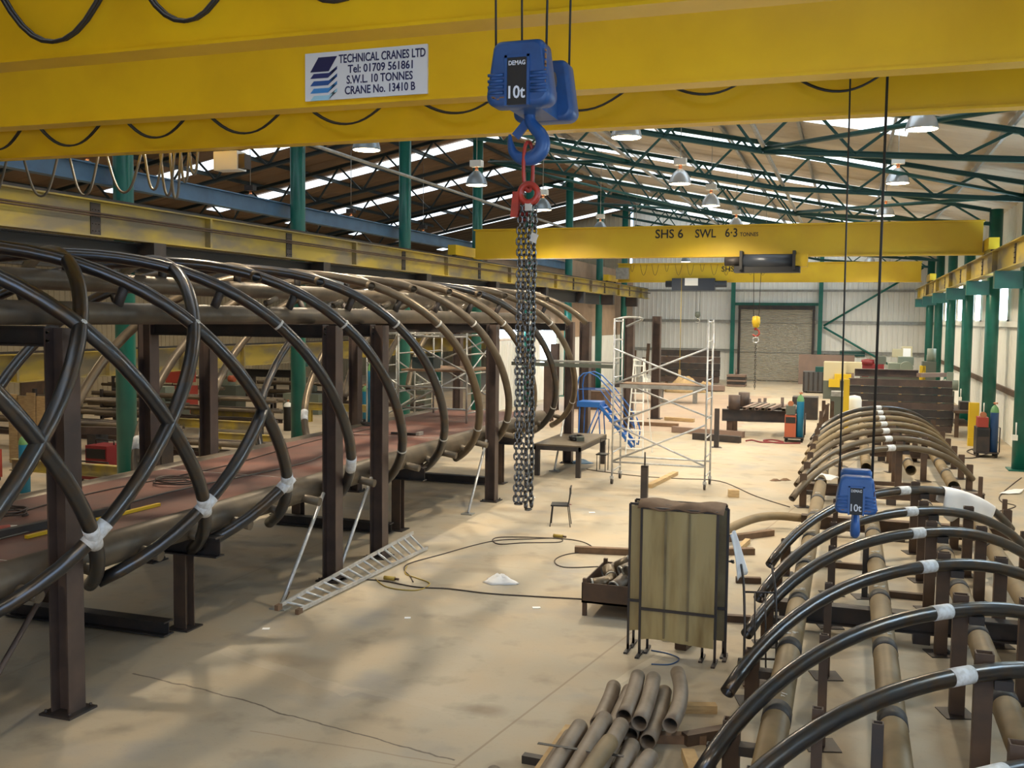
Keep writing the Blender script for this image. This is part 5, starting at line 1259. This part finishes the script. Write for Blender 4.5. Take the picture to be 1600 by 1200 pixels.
for i, (x, h) in enumerate(((-13.4, 2.4), (-13.0, 1.9), (-12.9, 2.8))):
    tag(MB().bar((x, 64 + i, 0), (x + .1, 64.3 + i, h), .2, .15).build('upright_bar', M['rust_post']), 'rusty bar standing against the left partition, %s of three' % ('shortest but one', 'shortest', 'tallest')[i], 'bar')
# right side before the end wall
tag(MB().box((-1.55, 72.9, 1.05), (3.7, .05, 2.1), 0, Matrix.Rotation(-.08, 4, 'X')).build('steel_plate', M['plate']), 'large brown steel plate leaning by the roller shutter', 'plate')
t = thing('steel_crate', 'dark grey ribbed steel crate before the leaning plate', 'crate', (-1.95, 64.6, 0))
MB().bx(-2.72, -1.25, 64.1, 65.4, .1, 1.3).build('box', M['grey_crate'], t)
for i in range(6): MB().bx(-2.7 + i*.28, -2.62 + i*.28, 64.05, 64.1, .1, 1.3).build('rib', M['dark_steel'], t)
MB().bx(-2.0, -1.2, 64.3, 65.2, 1.3, 1.6).build('lid', M['truss'], t)
for x in (-2.6, -1.4): MB().bx(x - .08, x + .08, 64.1, 65.4, 0, .1).build('skid', M['dark_steel'], t)
t = thing('punching_machine', 'cream and yellow steel working machine beyond the beam stack', 'machine', (-.5, 60, 0))
MB().bx(-1.4, .55, 59.6, 61.2, .0, 1.05).build('base', M['mach_dk'], t); MB().bx(-1.4, -.2, 59.6, 61.2, 1.05, 2.1).build('cabinet', M['cream'], t)
MB().bx(-.2, .65, 59.9, 61, 1.5, 2.1).build('hood', M['cream'], t); MB().bx(-1.1, -.5, 59.3, 59.6, .7, 1.15).build('guard', M['yel_post'], t); MB().bx(-.8, .1, 59.35, 59.6, 1.15, 1.45).build('tool_head', M['yel_post'], t)
t = thing('cutting_machine', 'dark red machine beyond the beam stack near the end wall', 'machine', (1.3, 62.5, 0))
MB().bx(.6, 2.1, 62, 63.4, 0, 1.2).build('base', M['mach_dk'], t); MB().bx(.7, 1.9, 62, 63.2, 1.2, 1.95).build('body', M['maroon'], t); MB().lathe([(.05, 0), (.4, 0), (.35, .3), (.05, .35)], (1.0, 62.3, 1.9), 14).build('motor', M['maroon'], t); MB().bx(1.5, 2.0, 62.2, 62.8, 1.95, 2.4).build('head', M['mach_dk'], t)
t = thing('lathe_machine', 'grey green machine tool behind the beam stack', 'machine', (2.4, 51.5, 0))
MB().bx(.9, 3.2, 51, 52.4, 0, 1.9).build('bed', M['mach_dk'], t); MB().bx(1.75, 2.35, 51, 52, 1.9, 2.45).build('headstock', M['mach_green'], t)
MB().cyl((2.55, 50.7, 2.25), (2.55, 51.3, 2.25), .30, n=18).build('chuck', M['mach_green'], t); MB().bx(2.2, 2.9, 51.4, 52.2, 2.35, 2.75).build('gearbox', M['mach_green'], t); MB().bx(.9, 1.8, 50.9, 51.5, 1.9, 2.0).build('slide', M['mach_green'], t)
MB().bx(1.95, 2.4, 52.2, 52.5, 2.7, 3.1).build('switch_box', M['cream'], t)
t = thing('switch_cabinet', 'pale control cabinet with a screen on a stand by the end columns', 'cabinet', (2.6, 54, 0))
MB().bx(2.4, 2.6, 54, 54.2, 0, 2.5).build('stand', M['mach_dk'], t); MB().bx(2.45, 2.95, 53.9, 54.2, 2.5, 3.2).build('cabinet', M['cream'], t); MB().bx(2.52, 2.88, 53.88, 53.9, 2.6, 3.1).build('screen', M['paper'], t)
t = thing('drill_press', 'dark column drill standing by the right wall columns', 'machine', (3.55, 50.5, 0))
MB().cyl((3.55, 50.5, 0), (3.55, 50.5, 2.9), .16).build('column', M['mach_dk'], t); MB().bx(3.2, 3.8, 50.1, 50.8, 1.7, 2.6).build('head', M['mach_dk'], t); MB().cyl((3.6, 50.4, 2.6), (3.6, 50.4, 3.2), .2, n=14).build('motor', M['mach_green'], t); MB().bx(3.1, 3.35, 50.1, 50.4, 1.5, 2.4).build('spindle', M['yel_post'], t); MB().bx(3.2, 3.9, 50.1, 50.9, 0, .9).build('base', M['mach_dk'], t)
t = thing('grinding_machine', 'small grey pedestal grinder by the right wall', 'machine', (4.05, 46.3, 0))
MB().bx(3.9, 4.25, 46.1, 46.5, 0, 1.5).build('pedestal', M['mach_dk'], t); MB().cyl((3.75, 46.3, 1.75), (4.4, 46.3, 1.75), .22, n=16).build('motor', M['mach_green'], t); MB().bx(3.95, 4.2, 46.2, 46.5, 1.95, 2.3).build('switch_box', M['mach_green'], t)
t = thing('tool_cart', 'dark tool cart on wheels left of the big beam stack', 'cart', (-.35, 45, 0))
MB().bx(-.75, -.1, 45, 45.8, .25, 1.2).build('body', M['mach_dk'], t); MB().bx(-.72, -.2, 44.98, 45.7, 1.2, 1.4).build('tray', M['silver'], t)
for a in (-.7, -.2):
    for b_ in (45.1, 45.7): MB().cyl((a, b_, .12), (a + .06, b_, .12), .12, n=12).build('wheel', M['black'], t)
t = thing('oxygen_rack', 'yellow upright stand with a white capped drum left of the beam stack', 'stand', (-.05, 41.5, 0))
MB().bx(-.2, .02, 41.3, 41.5, 0, 2.15).build('upright', M['yel_post'], t); MB().lathe([(.001, 0), (.28, 0), (.28, 1.3), (.22, 1.45), (.001, 1.5)], (.22, 41.9, 0), 16).build('drum', M['clad'], t)
for i, (x, yv, hh) in enumerate(((-1.0, 40.8, .9), (-.8, 41.6, 1.1), (-.95, 42.3, 1.2), (-.62, 42.8, 1.15))):
    jpost('rusty post beyond the left end of the far arches, %s from the camera' % ORD[i], x, yv, hh, .14, .12, None, True, 'posts beyond the far arches')
plank('leaning rusty bar beyond the far arches', (-1.2, 40.6, .05), (-.75, 42.0, 1.1), .08, .06, M['rust_post'], 'floor_bar')
t = thing('column_guard', 'bright yellow steel guard standing before the second right column', 'guard', (4.33, 39.3, 0))
MB().bx(4.12, 4.45, 39.15, 39.45, 0, 1.55).build('body', M['yel_post'], t); MB().bx(4.1, 4.47, 39.05, 39.15, 0, .3).build('foot', M['yel_post'], t)
t = thing('wall_bench', 'rusty steel wall bench behind the yellow guard', 'bench', (4.3, 42, 0))
MB().bx(3.85, 4.6, 41.6, 44.5, .95, 1.05).build('top', M['rust_post'], t)
for yv in (41.8, 44.3): MB().bx(3.9, 4.05, yv - .05, yv + .05, 0, .95).build('leg', M['rust_post'], t)
MB().bx(3.95, 4.5, 41.7, 44.4, .45, .5).build('shelf', M['rust_post'], t)
MB().bx(4.1, 4.5, 42.2, 42.8, 1.05, 1.35).build('vice', M['dark_steel'], t)


# ================================================================== LEFT AISLE, SEEN THROUGH THE RIBS
gas_cylinder('blue gas cylinder in the left aisle at the left edge', -19.0, 19.1, 0, M['cyl_blue'], h=1.42, r=.13)
def box_machine(label, x, yv, dx, dy, h, m, m2, name='welding_machine'):
    t = thing(name, label, 'machine', (x, yv, 0), None)
    MB().bx(x - dx/2, x + dx/2, yv - dy/2, yv + dy/2, .12, h).build('case', m, t)
    MB().bx(x - dx/2 + .04, x + dx/2 - .04, yv - dy/2 - .02, yv - dy/2, h*.6, h*.9).build('front_panel', m2, t)
    MB().tube([(x - dx/2 + .05, yv, h), (x - dx/2 + .05, yv, h + .12), (x + dx/2 - .05, yv, h + .12), (x + dx/2 - .05, yv, h)], .02, 8).build('handle', M['black'], t)
    for a in (-dx/2 + .06, dx/2 - .06):
        for b_ in (-dy/2 + .1, dy/2 - .1): MB().cyl((x + a - .03, yv + b_, .08), (x + a + .03, yv + b_, .08), .08, n=10).build('wheel', M['black'], t)
box_machine('red welding machine at the far left edge of the aisle', -21.0, 19.9, .34, .6, .85, M['bright_red'], M['black'])
box_machine('dark red welding machine behind the second frame post', -19.1, 22.0, .7, .7, .85, M['maroon'], M['black'])
box_machine('long red welding machine low behind the second frame post', -18.6, 20.95, 1.1, .5, .42, M['maroon'], M['black'])
box_machine('red welding machine stacked by the aisle post seen past the third rib', -27.5, 36.4, 1.0, 1.0, 1.3, M['bright_red'], M['black'])
tag(MB().bx(-28.0, -27.1, 36.0, 36.9, 1.45, 2.2).build('red_cabinet', M['bright_red']), 'red cabinet on the welding machine by the far aisle wall', 'cabinet')
t = thing('plank_screen', 'weathered timber plank screen standing in the left aisle', 'screen', (-22.4, 22.6, 0))
for i in range(4): MB().bx(-22.98 + i*.33, -22.68 + i*.33, 22.55 + .03*(i % 2), 22.6 + .03*(i % 2), .05, 2.05 + .06*math.sin(i*4)).build('plank', M['wood'], t)
MB().bx(-23.0, -21.6, 22.62, 22.7, .4, .5).bx(-23.0, -21.6, 22.62, 22.7, 1.6, 1.7).build('batten', M['wood_dk'], t)
t = thing('yellow_trestle', 'yellow I beam trestle in the aisle behind the second frame post', 'trestle', (-18.6, 20.6, 0))
def ytr(t, x0, x1, yv, zt, m=None):
    MB().hb((x0, yv, zt - .15), (x1, yv, zt - .15), .2, .3, .015, .02).build('beam', m or M['yellow_old'], t)
    for x in (x0 + .3, x1 - .3): MB().hb((x, yv, 0), (x, yv, zt - .3), .16, .16, .012, .016).build('leg', m or M['yellow_old'], t)
ytr(t, -20.5, -16.8, 20.2, .62)
for i, (x0, x1, yv, zt, lab) in enumerate(((-24.5, -21.0, 33.0, .75, 'yellow trestle low in the aisle seen past the third rib'), (-23.5, -19.5, 30.2, .65, 'yellow trestle nearer the bridge seen past the third rib'), (-21.5, -18.6, 36.5, .8, 'yellow trestle deep in the aisle behind the blue cylinder'), (-27, -23, 28, .7, 'yellow trestle at the far wall behind the second post'), (-19.6, -17.2, 27.4, .6, 'yellow trestle close behind the far bridge posts'))):
    t = thing('yellow_trestle', lab, 'trestle', ((x0+x1)/2, yv, 0), None); ytr(t, x0, x1, yv, zt)
t = thing('pipe_rack', 'dark steel rack holding long pipes in the left aisle', 'rack', (-26.5, 29.5, 0))
for x in (-28.5, -26.5, -24.5):
    MB().bar((x, 29.2, 0), (x, 29.2, 1.6), .12, .12).build('upright', M['dark_steel'], t)
    for z in (.35, .75, 1.15): MB().bar((x, 28.8, z), (x, 29.9, z), .1, .08).build('arm', M['dark_steel'], t)
k = 0
for z in (.47, .87, 1.27):
    for yy in (29.0, 29.3, 29.6):
        tag(MB().pipe([(-29.2 + .2*(k % 3), yy, z), (-23.8 - .3*(k % 2), yy, z)], .08 + .02*(k % 2), .01, 12).build('rack_pipe', M['chord'] if k % 2 else M['steel_brown']), 'long pipe stored on the dark rack in the left aisle', 'pipe', 'pipes on the aisle rack'); k += 1
plank('long brown steel beam lying across the aisle behind the second post', (-20.4, 22.6, 1.12), (-17.4, 23.0, 1.15), .2, .2, M['post'], 'floor_bar')
for x in (-20.0, -17.8): tag(MB().bx(x - .15, x + .15, 22.5, 23.0, 0, 1.02).build('stand_block', M['dark_steel']), 'dark block carrying the brown beam in the aisle, %s one' % ('left' if x < -19 else 'right'), 'block')
k = 0
for i in range(5):
    tag(MB().hb((-31, 44 + .3*i, .3 + .0*i), (-25, 44 + .3*i, .3), .25, .3, .02, .03).build('steel_beam', M['dark_steel']), 'dark steel beam on the aisle floor by the far wall', 'beam', 'beams on the far aisle floor')
tag(MB().hb((-31.0, 46.4, 1.3), (-27.5, 46.6, 1.3), .3, .4, .02, .03).build('steel_beam', M['black']), 'short black beam raised on stands by the far aisle wall', 'beam')
for x in (-30.6, -28): tag(MB().bx(x - .15, x + .15, 46.3, 46.7, 0, 1.1).build('stand_block', M['dark_steel']), 'dark stand under the short black beam, %s one' % ('left' if x < -29 else 'right'), 'block')
gas_cylinder('dark cylinder with white top in the aisle past the third rib', -20.3, 33.3, 0, M['black'], M['clad'], h=1.1, r=.17)
gas_cylinder('blue cylinder near the far aisle trestles behind the tower', -19.2, 37.6, 0, M['cyl_blue'], h=1.5, r=.15)
gas_cylinder('green cylinder against the far aisle wall', -30.6, 36.5, 0, M['cyl_green'], h=1.6, r=.16)
tag(MB().box((-17.7, 21.6, .92), (.5, .4, .05), .3).build('paper_pad', M['paper']), 'white sheet of card lying on a box in the aisle', 'paper')
tag(MB().bx(-18.1, -17.3, 21.3, 21.9, 0, .89).build('green_box', M['green']), 'green box under the white card in the aisle', 'box')
for i, (x, yv, w, h, mm) in enumerate(((-24, 25, 1.4, 1.0, 'mach_dk'), (-26, 33.5, 1.6, 1.2, 'mach_dk'), (-23.2, 39.5, 1.8, 1.3, 'mach_green'), (-27.5, 40, 1.2, 1.6, 'mach_dk'), (-19.5, 43, 1.6, 1.4, 'mach_dk'), (-21.8, 27.4, 1.0, .8, 'mach_dk'), (-30, 32, 1.6, 1.1, 'mach_dk'))):
    t = thing('machine_tool', 'dim workshop machine in the left aisle, %s from the camera' % ORD[i], 'machine', (x, yv, 0), 'machines in the left aisle')
    MB().bx(x - w/2, x + w/2, yv - .4, yv + .4, 0, h*.7).build('base', M[mm], t); MB().bx(x - w*.3, x + w*.1, yv - .3, yv + .3, h*.7, h*1.25).build('head', M['mach_green'] if i % 2 else M['mach_dk'], t); MB().cyl((x + w*.15, yv - .3, h*.9), (x + w*.4, yv - .3, h*.9), .15, n=12).build('motor', M['orange'] if i % 3 == 0 else M['mach_dk'], t)
t = thing('scaffold_tower', 'second scaffold tower on the floor behind the bridge', 'scaffold', (-13.5, 29, 0))
tower(t, -14.0, -12.4, 27.5, 29.6, 0, 4.2, [(-14.0, 1, -12.4, 2, 27.5), (-12.4, 2, -14.0, 3, 27.5), (-14.0, 2.2, -12.4, 2.2, 27.5), (-14, 3.9, -12.4, 3.9, 27.5), (-14, 3.9, -12.4, 3.9, 29.6), (-14, 3, -12.4, 2, 29.6)], True, M['silver'])
def long_rack(label, x0, x1, yv, levels, plab):
    t = thing('storage_rack', label, 'rack', ((x0+x1)/2, yv, 0), None)
    for x in (x0 + .4, x1 - .4):
        MB().bar((x, yv - .35, 0), (x, yv - .35, levels[-1] + .25), .1, .1).bar((x, yv + .35, 0), (x, yv + .35, levels[-1] + .25), .1, .1).build('upright', M['dark_steel'], t)
        for z in levels: MB().bar((x, yv - .4, z - .05), (x, yv + .4, z - .05), .08, .1).build('arm', M['dark_steel'], t)
    for li, z in enumerate(levels):
        for k in range(4):
            yy = yv - .27 + .18*k; e = .5*((k*7 + li*3) % 5)/5
            if (k + li) % 3: o = MB().pipe([(x0 - e, yy, z + .075), (x1 + .3 - e, yy, z + .075)], .075, .01, 12).build('rack_pipe', M['chord'] if k % 2 else M['steel_brown'])
            else: o = MB().hb((x0 - e, yy, z + .075), (x1 + .2 - e, yy, z + .075), .12, .15, .012, .016).build('rack_beam', M['post'])
            tag(o, plab, 'pipe' if 'pipe' in o.name else 'beam', plab)
long_rack('low rack of long pipes in the aisle left of the first green column', -27.5, -19.5, 25.6, (.45, .85), 'long steel section on the aisle rack left of the green column')
long_rack('tall rack of long steel in the aisle past the second rib', -28.0, -20.0, 32.0, (.4, .8, 1.2), 'long steel section on the tall aisle rack')
long_rack('rack of long steel deep in the aisle behind the deck', -26.0, -18.0, 40.5, (.4, .8, 1.2), 'long steel section on the rack deep in the aisle')
long_rack('low rack of steel just behind the bridge in the aisle', -19.5, -14.5, 24.0, (.4, .7), 'long steel section on the low rack just behind the bridge')
long_rack('rack of steel against the far aisle wall', -33.0, -27.0, 38.5, (.5, 1.0, 1.5), 'long steel section on the rack by the far aisle wall')
# rusty frames beyond the bridge end, before the partition
for i, (x, yv, h) in enumerate(((-13.4, 46, 3.2), (-12.6, 50, 2.2), (-12.2, 41, 2.6))):
    tag(MB().hb((x, yv, 0), (x, yv, h), .35, .35, .02, .03).build('steel_post', M['post']), 'brown H post standing near the partition, %s from the camera' % ORD[(1, 2, 0)[i]], 'post')
tag(MB().bx(-13.2, -11.2, 47, 48.5, 0, .9).build('steel_bin', M['rust_post']), 'rusty bin beyond the end of the bridge', 'bin')
